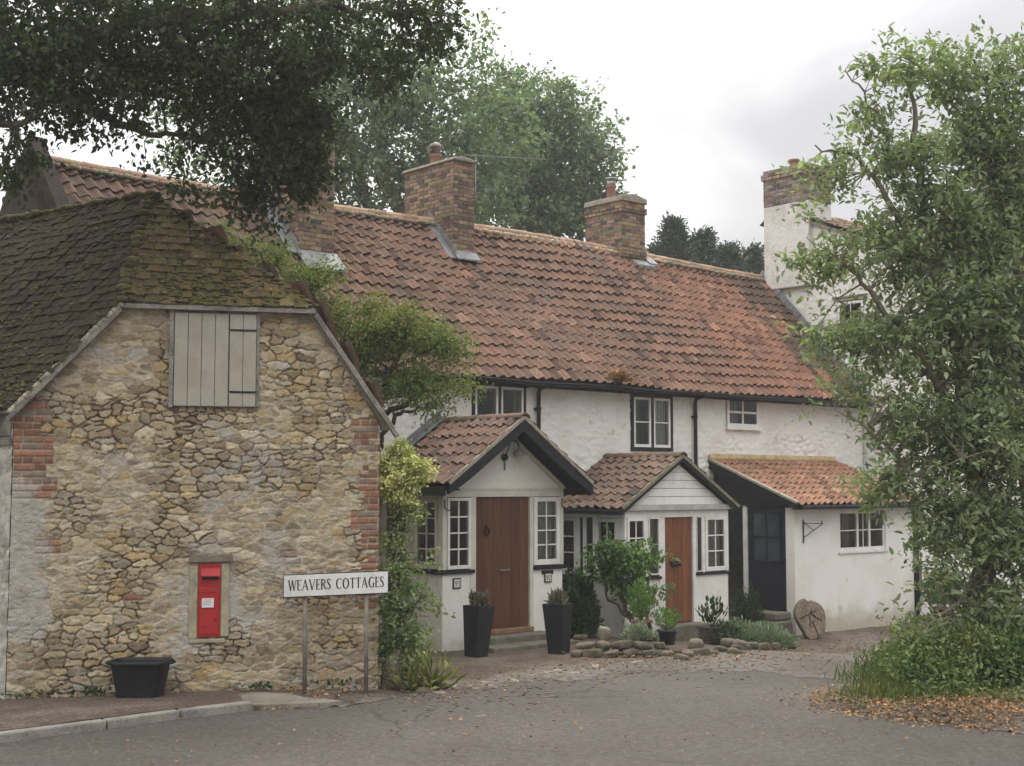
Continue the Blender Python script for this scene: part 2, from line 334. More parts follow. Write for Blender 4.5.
def ridge_tiles(name, m, parent, a, b, r0=.12, n=None, mort=None, sagf=None, seed=5):
    a, b = Vector(a), Vector(b); L_ = (b - a).length; n = n or max(2, round(L_ / .38)); d = (b - a) / n; rr = random.Random(seed); mb = MB()
    side = d.cross(Vector((0, 0, 1))).normalized()
    for i in range(n):
        s0 = sagf(i / n) if sagf else 0; s1 = sagf((i + 1) / n) if sagf else 0
        p, q = a + d * i + Vector((0, 0, s0 + rr.uniform(-.008, .008))), a + d * (i + 1.06) + Vector((0, 0, s1 + rr.uniform(-.004, .012)))
        vs = []
        for c, ra in ((p, r0), (q, r0 * .97)):
            for k in range(9):
                t = math.pi * k / 8; vs.append(c + side * math.cos(t) * ra + Vector((0, 0, math.sin(t) * ra * .75)))
            for k in range(8, -1, -1):
                t = math.pi * k / 8; vs.append(c + side * math.cos(t) * ra * .85 + Vector((0, 0, math.sin(t) * ra * .6 - .01)))
        fs = [(k, (k + 1) % 18, (k + 1) % 18 + 18, k + 18) for k in range(18)] + [tuple(range(17, -1, -1)), tuple(range(18, 36))]
        t = rr.uniform(.75, 1.25); mb.add(vs, fs, (t, t * rr.uniform(.94, 1.05), t * rr.uniform(.9, 1.05)))
    return mb.build(name, m, parent)
# ------------------------------------------------------------------ windows, doors
def window(F, parent, x0, x1, z0, z1, y, cols=2, rows=2, fr=.05, bar=.022, m=None, out=.03, depth=.10, sill=False, curtain=None, split=None, outer=None, name='window', room=True):
    """a window in frame F standing at y (its outer face y-out); its pane, curtain and room behind are sub-parts or joined parts"""
    m = m or M_wood; f = MB()
    if outer:
        ow, om = outer; o_ = MB(); o_.box(F, x0 - ow, x0, y - out - .006, y + depth, z0 - ow, z1 + ow); o_.box(F, x1, x1 + ow, y - out - .006, y + depth, z0 - ow, z1 + ow)
        o_.box(F, x0, x1, y - out - .006, y + depth, z0 - ow, z0); o_.box(F, x0, x1, y - out - .006, y + depth, z1, z1 + ow)
        sur = o_.build('window_surround', om, parent, bevel=.004)
    ya, yb = y - out, y + .04
    f.box(F, x0, x0 + fr, ya, yb, z0, z1); f.box(F, x1 - fr, x1, ya, yb, z0, z1)
    f.box(F, x0 + fr, x1 - fr, ya, yb, z0, z0 + fr * 1.2); f.box(F, x0 + fr, x1 - fr, ya, yb, z1 - fr, z1)
    segs = [(x0 + fr, x1 - fr, cols)]
    if split:      # several lights divided by mullions: list of (fraction end, cols)
        segs = []; a = x0 + fr; W = x1 - x0 - 2 * fr; prev = 0
        for k, (e, c) in enumerate(split):
            s0, s1 = x0 + fr + W * prev + (fr * .5 if k else 0), x0 + fr + W * e - (fr * .5 if k < len(split) - 1 else 0); segs.append((s0, s1, c)); prev = e
            if k < len(split) - 1: f.box(F, s1, s1 + fr, ya, yb, z0 + fr * 1.2, z1 - fr)
    za, zb = z0 + fr * 1.2, z1 - fr; pn = MB()
    for (a, b, c) in segs:
        yy = ya + .014
        for k in range(1, c): xx = a + (b - a) * k / c; f.box(F, xx - bar / 2, xx + bar / 2, yy, yy + .022, za, zb)
        for k in range(1, rows):
            zz = za + (zb - za) * k / rows
            for q in range(c):
                l = a + (b - a) * q / c + (bar / 2 if q else 0); r_ = a + (b - a) * (q + 1) / c - (bar / 2 if q < c - 1 else 0); f.box(F, l, r_, yy + .001, yy + .021, zz - bar / 2, zz + bar / 2)
        for q in range(c):
            for k in range(rows):
                l, r_ = a + (b - a) * q / c, a + (b - a) * (q + 1) / c; u0, u1 = za + (zb - za) * k / rows, za + (zb - za) * (k + 1) / rows
                j = random.uniform(-.004, .004); yq = yy + .011
                pn.add([F.p(l, yq + j, u0), F.p(r_, yq - j, u0), F.p(r_, yq - j * .5, u1), F.p(l, yq + j, u1)], [(0, 1, 2, 3)])
    if sill: f.box(F, x0 - .05, x1 + .05, ya - .05, yb, z0 - .045, z0 - .001)
    w = f.build(name, m, parent, bevel=.003)
    sub = w if (parent.parent is None) else parent
    pn.build('pane', GLASS, sub, fix=False)
    if curtain:
        cb = MB(); n = 14
        for (c0, c1) in curtain[1]:
            a, b = x0 + (x1 - x0) * c0, x0 + (x1 - x0) * c1; vs = []
            for k in range(n + 1):
                t = k / n; yy = y + .075 + .012 * math.sin(k * 2.1)
                vs += [F.p(a + (b - a) * t, yy, z0 + .01), F.p(a + (b - a) * t, yy, z1 - .01)]
            cb.add(vs, [(2 * k, 2 * k + 2, 2 * k + 3, 2 * k + 1) for k in range(n)])
        cb.build('curtain', curtain[0], sub)
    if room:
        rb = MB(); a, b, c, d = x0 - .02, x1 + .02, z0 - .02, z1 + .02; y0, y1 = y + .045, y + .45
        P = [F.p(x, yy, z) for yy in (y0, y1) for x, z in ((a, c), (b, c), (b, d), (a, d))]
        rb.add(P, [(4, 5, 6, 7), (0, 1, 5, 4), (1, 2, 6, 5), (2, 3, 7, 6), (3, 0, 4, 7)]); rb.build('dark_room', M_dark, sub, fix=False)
    return w
def plank_wall(F, x0, x1, z0, z1, y0, y1, n, horiz=False, gap=.004):
    mb = MB()
    for k in range(n):
        if horiz: a, b = z0 + (z1 - z0) * k / n, z0 + (z1 - z0) * (k + 1) / n - gap; mb.box(F, x0, x1, y0, y1, a, b)
        else: a, b = x0 + (x1 - x0) * k / n, x0 + (x1 - x0) * (k + 1) / n - gap; mb.box(F, a, b, y0 + random.uniform(0, .004), y1, z0, z1, (random.uniform(.78, 1.2),) * 3)
    return mb
def brick_stack(F, x0, x1, y0, y1, z0, z1, bond=.225, ch=.075, seed=1, taper=0, bw=.1):
    """chimney stack of separate bricks round a mortar core"""
    r = random.Random(seed); mb = MB(); core = MB(); n = max(1, round((z1 - z0) / ch)); ch = (z1 - z0) / n
    core.box(F, x0 + .012, x1 - .012, y0 + .012, y1 - .012, z0, z1 - .005)
    for j in range(n):
        tf = taper * j / n; a0, a1, b0, b1 = x0 + tf, x1 - tf, y0 + tf, y1 - tf; za, zb = z0 + j * ch + .006, z0 + (j + 1) * ch - .006
        for (lo, hi, ax) in ((a0, a1, 0), (a0, a1, 1), (b0, b1, 2), (b0, b1, 3)):
            p = lo - (bond / 2 if (j % 2) ^ (ax > 1) else 0)
            while p < hi:
                s0, s1 = max(lo, p) + .007, min(hi, p + bond) - .007; p += bond
                if s1 - s0 < .03: continue
                k = r.uniform(.55, 1.25); t = (k, k * r.uniform(.85, 1.2), k * r.uniform(.8, 1.2)); o = r.uniform(-.004, .004)
                if r.random() < .12: t = (.35, .45, .5)
                if ax == 0: mb.box(F, s0, s1, b0 + o, b0 + .05, za, zb, t)
                elif ax == 1: mb.box(F, s0, s1, b1 - .05, b1 + o, za, zb, t)
                elif ax == 2: mb.box(F, a0 + o, a0 + .05, s0 + .006, s1 - .006, za + .001, zb - .001, t)
                else: mb.box(F, a1 - .05, a1 + o, s0 + .006, s1 - .006, za + .001, zb - .001, t)
    return mb, core
# ------------------------------------------------------------------ foliage
def leaves(name, m, P, D, size, parent=None, oval=False, width=.34, fold=.12, tvar=.35, bright=None, hue=.12, seed=1):
    """one small folded leaf per row of P, pointing along D"""
    r = np.random.default_rng(seed); n = len(P); D = D / (np.linalg.norm(D, axis=1, keepdims=True) + 1e-9)
    up = r.normal(size=(n, 3)) * .55 + np.array([0, 0, 1.]); Bv = np.cross(D, up); Bv /= np.linalg.norm(Bv, axis=1, keepdims=True) + 1e-9; Nn = np.cross(Bv, D)
    s = (size * r.uniform(.5, 1.35, n))[:, None]; w = s * width
    v0 = P; v1 = P + D * s * .45 + Bv * w + Nn * s * fold; v2 = P + D * s - Nn * s * fold * .6; v3 = P + D * s * .45 - Bv * w + Nn * s * fold
    if oval:
        a1, a2 = D * s * .28 + Nn * s * fold * .9, D * s * .68 + Nn * s * fold * .5; V = np.stack([P, P + a1 + Bv * w * .92, P + a2 + Bv * w * .8, v2, P + a2 - Bv * w * .8, P + a1 - Bv * w * .92], 1).reshape(-1, 3); i = np.arange(n) * 6; Fq = np.concatenate([np.c_[i, i + 3, i + 2, i + 1], np.c_[i, i + 5, i + 4, i + 3]])
        t = (1 + tvar * (r.random(n) * 2 - 1)) * (1 if bright is None else bright); h = (r.random(n) - .5) * hue * 2; T = np.repeat(np.stack([t * (1 + h), t, t * (1 - h * .5)], 1), 6, 0)
        return np_mesh(name, m, V, Fq, T, parent)
    V = np.stack([v0, v1, v2, v3], 1).reshape(-1, 3); i = np.arange(n) * 4; Fq = np.concatenate([np.c_[i, i + 2, i + 1], np.c_[i, i + 3, i + 2]])
    t = (1 + tvar * (r.random(n) * 2 - 1))
    if bright is not None: t = t * bright
    h = (r.random(n) - .5) * hue * 2; T = np.stack([t * (1 + h), t, t * (1 - h * .5)], 1); T = np.repeat(T, 4, 0)
    return np_mesh(name, m, V, Fq, T, parent)
def tree(name, root, label, cat, blobs, limbs, ncl, npc, size, lm, bm=None, spread=.28, twig=.5, droop=.25, group=None, seed=1, width=.34, shell=.5, trunk_name='trunk', tr=.012, leafname='crown', extra=None, flat=1.0, only=None, tvar=.35, oval=False):
    """blobs [(centre, radius, weight)]; limbs [[(pt, rad), ...], ...]; clusters of leaves on twigs grown from the limbs"""
    r = np.random.default_rng(seed); t = thing(name, root, label, cat, group); mb = MB(); nodes = []
    for lb in limbs:
        pts = [Vector(p) for p, _ in lb]; rd = [q for _, q in lb]; fp, fr = [], []
        for i in range(len(pts) - 1):
            for k in range(6):
                s = k / 6; p = pts[i].lerp(pts[i + 1], s); j = (pts[i + 1] - pts[i]).length * .035
                if k: p = p + Vector(r.normal(size=3) * j)
                fp.append(p); fr.append(rd[i] * (1 - s) + rd[i + 1] * s)
        fp.append(pts[-1]); fr.append(rd[-1]); mb.tube(fp, fr, 7); nodes += [(p, q) for p, q in zip(fp, fr)]
    NP = np.array([p for p, _ in nodes]); W = np.array([b[2] * b[1] ** 2 for b in blobs]); W = W / W.sum()
    LP, LD, LB = [], [], []; first = True
    ks = r.choice(len(blobs), ncl, p=W)
    subs = []
    for bi in ks:
        c, rad, _ = blobs[bi]; d = r.normal(size=3); d /= np.linalg.norm(d); d[2] *= flat
        rr = rad * (shell + (1 - shell) * r.random() ** .5) if r.random() < .8 else rad * r.random()
        subs.append(np.array(c) + d * rr)
    # secondary branches: group clusters around random centres so that the twigs share wood
    for P in subs:
        # skip nodes near tip preference
        dd = np.linalg.norm(NP - P, axis=1) + .25 * np.maximum(0, NP[:, 2] - P[2]); i = int(np.argmin(dd)); Q = NP[i]; L_ = np.linalg.norm(P - Q)
        if L_ > .15:
            mid = (Q + P) / 2 + r.normal(size=3) * L_ * .1 + np.array([0, 0, L_ * .08]); k = min(nodes[i][1] * .6, tr * (1 + L_ * .8))
            mb.tube([Q, mid, P], [k, k * .7, k * .35], 4, cap=False)
            if L_ > .6: NP = np.vstack([NP, mid, P]); nodes += [(mid, k * .7), (P, k * .35)]
        dr = (P - Q) / (L_ + 1e-6); n = int(npc * r.uniform(.6, 1.4)); lt = twig * r.uniform(.6, 1.2)
        s = r.random(n); ax = dr * .6 + r.normal(size=3) * .5; ax[2] -= droop; ax /= np.linalg.norm(ax)
        pos = P + ax * ((s - .25) * lt)[:, None] + r.normal(size=(n, 3)) * spread * np.array([1, 1, .6]) * .5
        dv = ax * .5 + r.normal(size=(n, 3)) * .75; dv[:, 2] -= droop; LP.append(pos); LD.append(dv); LB.append(np.full(n, r.uniform(.8, 1.22)))
    LP = np.concatenate(LP); LD = np.concatenate(LD); LB = np.concatenate(LB)
    if only is not None: k = only(LP); LP, LD, LB = LP[k], LD[k], LB[k]
    mb.build(trunk_name, bm or M_bark, t, smooth=True, fix=False)
    leaves(leafname, lm, LP, LD, size, t, width=width, seed=seed, bright=LB, tvar=tvar, oval=oval)
    return t
# ================================================================== SKY, LIGHT, CAMERA
def world():
    w = bpy.data.worlds.new('World'); S.world = w; w.use_nodes = True; nt = w.node_tree; N = nt.nodes; L = nt.links; N.clear()
    out = N.new('ShaderNodeOutputWorld'); sky = N.new('ShaderNodeTexSky'); sky.sky_type = 'NISHITA'; sky.sun_disc = False
    sky.sun_elevation = R(48); sky.sun_rotation = R(12); sky.air_density = 1.2; sky.dust_density = 3
    b1 = N.new('ShaderNodeBackground'); b1.inputs[1].default_value = .1; L.new(sky.outputs[0], b1.inputs[0])
    tc = N.new('ShaderNodeTexCoord'); sp = N.new('ShaderNodeSeparateXYZ'); L.new(tc.outputs['Generated'], sp.inputs[0])
    mp = N.new('ShaderNodeMapping'); mp.inputs['Scale'].default_value = (1, 1, 2.4); mp.inputs['Location'].default_value = (.35, .1, .2); L.new(tc.outputs['Generated'], mp.inputs[0])
    nz = N.new('ShaderNodeTexNoise'); nz.inputs['Scale'].default_value = 3.2; nz.inputs['Detail'].default_value = 7; nz.inputs['Roughness'].default_value = .5; nz.inputs['Distortion'].default_value = .4; L.new(mp.outputs[0], nz.inputs['Vector'])
    def m(op, a, b):
        n = N.new('ShaderNodeMath'); n.operation = op
        for i, v in enumerate((a, b)):
            if isinstance(v, (int, float)): n.inputs[i].default_value = v
            else: L.new(v, n.inputs[i])
        return n.outputs[0]
    # height of the cloud break: grey bank low, brighter thin cloud above; leans down to the left
    h = m('ADD', m('MULTIPLY', sp.outputs[2], 6.0), m('MULTIPLY', sp.outputs[0], -4.0)); h = m('ADD', h, m('MULTIPLY', m('SUBTRACT', nz.outputs['Fac'], .5), 3.0))
    mr = N.new('ShaderNodeMapRange'); mr.interpolation_type = 'SMOOTHSTEP'; mr.inputs[1].default_value = .35; mr.inputs[2].default_value = 1.5; L.new(h, mr.inputs[0])
    mx = N.new('ShaderNodeMix'); mx.data_type = 'RGBA'; mx.inputs[6].default_value = (.30, .30, .315, 1); mx.inputs[7].default_value = (.62, .615, .605, 1); L.new(mr.outputs[0], mx.inputs[0])
    zr = N.new('ShaderNodeMapRange'); zr.inputs[1].default_value = .28; zr.inputs[2].default_value = 1.0; zr.inputs[3].default_value = 1.0; zr.inputs[4].default_value = 3.6; L.new(sp.outputs[2], zr.inputs[0])
    b2 = N.new('ShaderNodeBackground'); L.new(mx.outputs[2], b2.inputs[0]); L.new(zr.outputs[0], b2.inputs[1])
    ms = N.new('ShaderNodeMixShader'); ms.inputs[0].default_value = .88; L.new(b1.outputs[0], ms.inputs[1]); L.new(b2.outputs[0], ms.inputs[2]); L.new(ms.outputs[0], out.inputs[0])
world()
sl = bpy.data.lights.new('sun', 'SUN'); sl.energy = .9; sl.angle = R(20); sl.color = (1, .95, .87)
so = bpy.data.objects.new('sun', sl); COL.objects.link(so); so.rotation_euler = (R(42), 0, R(168))
cd = bpy.data.cameras.new('camera'); cam = bpy.data.objects.new('camera', cd); COL.objects.link(cam)
cd.sensor_width = 36; cd.lens = FPX / 1024 * 36; cd.clip_end = 3000; cam.location = (0, 0, EYE); cam.rotation_euler = (R(90) + PIT, 0, 0); S.camera = cam
S.view_settings.view_transform = 'Standard'; S.view_settings.look = 'None'; S.view_settings.exposure = .92; S.view_settings.gamma = 1
S.cycles.max_bounces = 6; S.cycles.transparent_max_bounces = 8
#PART2
# ================================================================== GROUND, ROAD, KERB
M_ground = mat('bare_earth', (.085, .062, .045), (.14, .115, .09), rough=1, scale=1.1, ramp=(.42, .7), bump=1.2, bscale=22, fine=.4, spots=[(26, .62, .7, (.26, .22, .17)), (6, .62, .72, (.055, .04, .03))])
M_gravel = mat('gravel_drive', (.098, .082, .068), (.135, .12, .102), rough=1, scale=.8, ramp=(.4, .62), bump=1.2, bscale=30, fine=.35, spots=[(3, .55, .7, (.09, .07, .05)), (40, .64, .72, (.34, .31, .27))])
M_road = mat('asphalt', (.077, .066, .057), (.098, .086, .076), rough=.92, scale=.35, ramp=(.35, .7), bump=.7, bscale=110, fine=.22, spots=[(1.3, .60, .74, (.085, .077, .068)), (38, .62, .70, (.20, .18, .155)), (60, .62, .7, (.05, .043, .037)), (2.2, .68, .78, (.16, .145, .125))])
M_kerb = mat('concrete_kerb', (.25, .235, .205), (.17, .16, .14), rough=.9, scale=3, bump=.5, bscale=50, fine=.2)
M_path = mat('worn_concrete', (.24, .215, .175), (.16, .14, .11), rough=.95, scale=2.5, bump=.6, bscale=40, fine=.25)
def road_wear():
    nt = M_road.node_tree; N, L = nt.nodes, nt.links; b = N['Principled BSDF']; src = b.inputs['Base Color'].links[0].from_socket; tc = N.new('ShaderNodeTexCoord')
    nz = N.new('ShaderNodeTexNoise'); nz.inputs['Scale'].default_value = 1.6; L.new(tc.outputs['Object'], nz.inputs['Vector']); ad = N.new('ShaderNodeMix'); ad.data_type = 'VECTOR'; ad.inputs[0].default_value = .25; L.new(tc.outputs['Object'], ad.inputs[4]); L.new(nz.outputs['Color'], ad.inputs[5])
    v = N.new('ShaderNodeTexVoronoi'); v.feature = 'DISTANCE_TO_EDGE'; v.inputs['Scale'].default_value = .42; L.new(ad.outputs[1], v.inputs['Vector'])
    m1 = N.new('ShaderNodeMapRange'); m1.inputs[1].default_value = .002; m1.inputs[2].default_value = .006; m1.inputs[3].default_value = .6; m1.inputs[4].default_value = 0; L.new(v.outputs['Distance'], m1.inputs[0])
    n2 = N.new('ShaderNodeTexNoise'); n2.inputs['Scale'].default_value = .5; L.new(tc.outputs['Object'], n2.inputs['Vector']); m2 = N.new('ShaderNodeMapRange'); m2.inputs[1].default_value = .5; m2.inputs[2].default_value = .58; L.new(n2.outputs['Fac'], m2.inputs[0])
    mu = N.new('ShaderNodeMath'); mu.operation = 'MULTIPLY'; L.new(m1.outputs[0], mu.inputs[0]); L.new(m2.outputs[0], mu.inputs[1]); mx = N.new('ShaderNodeMix'); mx.data_type = 'RGBA'; mx.inputs[7].default_value = (.035, .03, .027, 1); L.new(mu.outputs[0], mx.inputs[0]); L.new(src, mx.inputs[6]); L.new(mx.outputs[2], b.inputs['Base Color'])
road_wear()
def pwl(x, pts):
    if x <= pts[0][0]: return pts[0][1]
    for (a, b), (c, d) in zip(pts, pts[1:]):
        if x <= c: return b + (d - b) * (x - a) / (c - a)
    return pts[-1][1]
def ground_obj():
    ax = np.unique(np.r_[-150, -80, -40, -25, np.arange(-16, 22, .2), 25, 40, 80, 150]); ay = np.unique(np.r_[-100, -60, -30, -15, -8, np.arange(-4, 36, .2), 40, 50, 70, 110, 200])
    gx, gy = np.meshgrid(ax, ay); X, Y = gx.ravel(), gy.ravel()
    lx = (X - C.o.x) * C.x.x + (Y - C.o.y) * C.x.y
    Z = np.array([gz(a, b) for a, b in zip(X, Y)]); near = (np.abs(X) < 20) & (Y > 11) & (Y < 36)
    Z = Z + np.where(near, .035 * (fbm(X * 2.2, Y * 2.2, 4) - .5) + .02 * (fbm(X * 7, Y * 7, 9) - .5), 0) - .012
    n = len(ax); q = (np.arange(len(ay) - 1)[:, None] * n + np.arange(n - 1)[None, :]).ravel()
    o = np_mesh('ground', M_ground, np.c_[X, Y, Z], np.c_[q, q + 1, q + n + 1, q + n], np.ones((len(X), 3)), smooth=True); tag(o, kind='structure')
ground_obj()
EDGE = [(-14, 3.7), (-4.76, 12.77), (-2.9, 14.55), (-1.8, 14.85), (-.9, 16.0), (1.4, 17.9), (3.0, 18.9), (4.6, 19.7), (6.4, 20.4), (9, 23), (16, 30)]
def strip(name, m, f0, f1, x0, x1, dx, rows, dz, crown=0, wob=.0, wob0=0, pw=1):
    xs = np.arange(x0, x1 + dx / 2, dx); V = []; n = len(xs)
    for j in range(rows + 1):
        t = (j / rows) ** pw
        for x in xs:
            a, b = f0(x), f1(x); hf = .5 * wob0 * (fbm(np.array([x * 11]), np.array([4.3]), 24)[0] - .5) + .35 * wob0 * (fbm(np.array([x * 31]), np.array([4.3]), 25)[0] - .5); w1 = wob * (fbm(np.array([x * 1.5]), np.array([.3]), 21)[0] - .5) * 2 + wob * .5 * (fbm(np.array([x * 9]), np.array([.7]), 22)[0] - .5); w0 = wob0 * (fbm(np.array([x * 3]), np.array([2.3]), 23)[0] - .5) * 2
            y = (a + w0 + hf) * (1 - t) + (b + w1) * t; e = min(t, 1 - t) * 2
            V.append((x, y, gz(x, y) + dz + crown * min(1, e * 6) * (1 if not crown else sm(2.9, 5.0, x)) - (.02 * (1 - sm(2.9, 3.6, x)) if crown else 0)))
    q = (np.arange(rows)[:, None] * n + np.arange(n - 1)[None, :]).ravel()
    o = np_mesh(name, m, np.array(V), np.c_[q, q + 1, q + n + 1, q + n], np.ones((len(V), 3)), smooth=True); tag(o, kind='structure'); return o
strip('road', M_road, lambda x: -30, lambda x: pwl(x, EDGE) - sm(-2.9, -1.8, x) * .0, -14, 16, .1, 60, .016, wob=.0, pw=.6)
# the drive of beaten gravel in front of the cottages and round to the right, its edge broken where it meets the road
DR0 = [(-2.9, 14.5), (-1.8, 14.8), (-.9, 15.9), (1.4, 17.6), (3, 17.7), (4.3, 17.0), (6, 17.6), (16, 24)]
DR1 = [(-2.9, 14.6), (-1.6, 15.2), (-.6, 16.6), (1.0, 18.5), (3, 19.7), (5, 21.6), (7.5, 25.5), (9.5, 28.6), (16, 36)]
strip('gravel_drive', M_gravel, lambda x: pwl(x, DR0), lambda x: pwl(x, DR1), -2.4, 16, .04, 14, .0195, wob=.5, wob0=.75)
strip('verge', M_ground, lambda x: pwl(x, [(2.9, 15.1), (3.97, 14.3), (4.95, 13.2), (8, 10.8), (14, 9)]), lambda x: pwl(x, [(2.9, 15.15), (4.3, 16.9), (6, 19.3), (9, 22.5), (14, 27)]), 2.9, 14, .05, 12, .022, crown=.11, wob=.3, wob0=.18)
def vz(x, y):
    a, b = pwl(x, [(2.9, 15.1), (3.97, 14.3), (4.95, 13.2), (8, 10.8), (14, 9)]), pwl(x, [(2.9, 15.15), (4.3, 16.9), (6, 19.3), (9, 22.5), (14, 27)]); t = (y - a) / (b - a + 1e-6)
    return 0 if x < 2.9 or t < 0 or t > 1 else .022 + .11 * min(1, min(t, 1 - t) * 12) * sm(2.9, 5.0, x)
def kerb():
    mb = MB(); pts = [(-8.2, 9.4), (-7.4, 10.2), (-6.6, 11), (-5.75, 11.82), (-4.87, 12.66), (-3.98, 13.5), (-3.4, 14.08), (-2.75, 14.62)]
    for a, b in zip(pts, pts[1:]):
        d = (Vector(b) - Vector(a)).normalized(); n = Vector((-d.y, d.x)); g = .008; a_, b_ = Vector(a) + d * g, Vector(b) - d * g; h = .105
        mb.add([(*p, z) for z in (-.05, h) for p in (a_, b_, b_ + n * .13, a_ + n * .13)], [(0, 3, 2, 1), (4, 5, 6, 7), (0, 1, 5, 4), (1, 2, 6, 5), (2, 3, 7, 6), (3, 0, 4, 7)])
    tag(mb.build('kerb', M_kerb, bevel=.018), kind='structure')
    # pavement of earth behind the kerb
    V = []; xs = np.arange(-14, -1.9, .15); rows = 14
    for j in range(rows + 1):
        for x in xs:
            y0 = pwl(x, EDGE) + .14; y1 = 16.3 + (x + 1.62) * .249 + .1 if x > -5.6 else 15.25 - (x + 5.6) * .67; t = j / rows; y = y0 * (1 - t) + y1 * t
            V.append((x, y, .095 * (1 - t) ** .5 * (1 - sm(-3.4, -2.4, x)) + .02 * (fbm(np.array([x * 4]), np.array([y * 4]), 31)[0] - .3) + .012))
    n = len(xs); q = (np.arange(rows)[:, None] * n + np.arange(n - 1)[None, :]).ravel(); V = np.array(V)
    tag(np_mesh('pavement', M_ground, V, np.c_[q, q + 1, q + n + 1, q + n], np.ones((len(V), 3)), smooth=True), kind='structure')
    mb = MB(); P = [(-2.95, 14.72), (-2.5, 14.78), (-2.15, 14.87), (-1.85, 14.98), (-2.02, 15.12), (-2.3, 15.22), (-2.5, 15.5), (-2.95, 15.62), (-3.2, 15.35), (-3.3, 14.95)]
    mb.slab([(x, y, -.08) for x, y in P], (0, 0, .14)); tag(mb.build('path', M_path, bevel=.01), kind='structure')
kerb()
# ================================================================== STONE BARN
def barn():
    t = thing('stone_barn', B.p(-2, 1.5, 0), 'old rubble stone barn with mossy half hipped roof and beige shutter beside the road', 'barn')
    dr = Vector((-.829, .559, 0)).normalized()
    VL0, VL1, VR1, VR0 = B.p(-4.17, -.12, 3.28), B.p(-3.0, -.12, 4.53), B.p(-.78, -.12, 4.53), B.p(.19, -.12, 3.13)
    nL = (VL1 - VL0).cross(dr); d = ray(150, 195); o = Vector((0, 0, EYE)); AP = o + d * ((VL0 - o).dot(nL) / d.dot(nL)); print('APEX', AP)
    pal = [(.43, .335, .20), (.41, .335, .225), (.47, .385, .255), (.38, .305, .20), (.43, .31, .165), (.34, .29, .215), (.52, .445, .32), (.28, .215, .14), (.42, .345, .235)]
    def bk(X, Z):
        n = vnoise(np.floor(Z / .234) * 1.7, np.floor(Z / .234) * .3 + .5, 31); w = .12 + .28 * n
        rgt = (X > -w) & (vnoise(Z * 2.6, X * 0 + .2, 8) + .5 * (vnoise(np.floor(X / .11) * 3.3, np.floor(Z / .078) * 1.9, 9) - .5) > .42)
        w2 = .20 + .38 * vnoise(np.floor(Z / .156) * 2.7, Z * 0 + .5, 33)
        lf = (X < -4.13 + w2) & (Z > 2.25) & (Z < 3.4)
        pt = (np.abs(X + 3.75) < .14) & (np.abs(Z - 1.72) < .08) | (np.abs(X + 1.05) < .1) & (np.abs(Z - 1.6) < .045) | (np.abs(X + 2.8) < .12) & (np.abs(Z - 1.12) < .04)
        return (rgt | lf | pt).astype(float)
    def wsh(X, Z):
        a = fbm(X * 2.1, Z * 2.3, 51); b_ = fbm(X * 7, Z * 7, 52)
        lft = sst(-3.55, -4.1, X) * sst(.45, 1.0, Z) * sst(2.6, 2.2, Z) * 1.0
        box = np.exp(-(((X + 1.98) / .42) ** 2 + ((Z - 1.15) / .62) ** 2)) * .95
        mid = np.exp(-(((X + 1.35) / .25) ** 2 + ((Z - 1.9) / .8) ** 2)) * .6 + np.exp(-(((X + 2.0) / .4) ** 2 + ((Z - 2.2) / .6) ** 2)) * .4
        c_ = fbm(X * 18, Z * 18, 53); return sst(.48, .60, a * .42 + b_ * .26 + c_ * .14 + np.maximum(np.maximum(lft, box), mid) * .34) * .85
    poly = [(-4.15, -.12), (.02, -.12), (.02, 3.13), (-.8, 4.47), (-3.0, 4.47), (-4.15, 3.28)]
    masonry(B, 'front_wall', M_stone, poly, t, step=.0115, palette=pal, mortar=(.50, .44, .33), bricks=bk, wash=wsh, seed=4, depth=.034, rowh=(.042, .115), stw=(.10, .30), rough_=.7, crisp=True)
    RS = Fr(B.p(.02, 0, 0), dr, (-.559, -.829, 0)); masonry(RS, 'side_wall', M_stone, [(0, -.3), (4.6, -.3), (4.6, 3.1), (0, 3.1)], t, step=.03, palette=pal, seed=6, bricks=lambda X, Z: (X < .3).astype(float))
    LS = Fr(B.p(-4.15, 0, 0), -dr, (.559, .829, 0)); lp = [(.50, .47, .42), (.42, .39, .33), (.46, .44, .39)]
    masonry(LS, 'side_wall', M_stone, [(-5, -.2), (0, -.2), (0, 3.2), (-5, 3.2)], t, step=.025, palette=lp, seed=8, depth=.02, mortar=(.5, .47, .42))
    m = MB(); m.box(LS, -3.5, -.02, -.05, .1, 2.86, 2.95); m.box(LS, -3.4, -.02, -.035, .05, 2.96, 3.3, (.3, .3, .3)); m.build('timber_lintel', M_oldwood, t, bevel=.01)
    m = MB(); m.tube([LS.p(-5, -.2, 3.17), LS.p(-.1, -.2, 3.2)], .055, 10); m.build('gutter', M_white, t, smooth=True)
    # roof: boarding, then tiles on all three slopes
    LEN = 4.7
    polys = dict(left=[VL0 + dr * LEN, VL0, VL1, AP, AP + dr * (LEN - .2)], hip=[VL1, VR1, AP], right=[VR0, VR0 + dr * LEN, AP + dr * (LEN - .2), AP, VR1])
    rb = MB()
    for k, pl in polys.items(): rb.slab([p + Vector((0, 0, -.06)) for p in pl], (0, 0, .035), (.35, .3, .28))
    BK = B.p(-2, 0, 0) + dr * LEN
    rb.add([VL0 + dr * LEN - Vector((0, 0, 3.4)), VR0 + dr * LEN - Vector((0, 0, 3.3)), VR0 + dr * LEN, AP + dr * (LEN - .2), VL0 + dr * LEN], [(0, 1, 2, 3, 4)])
    rb.build('roof_boarding', M_oldwood, t)
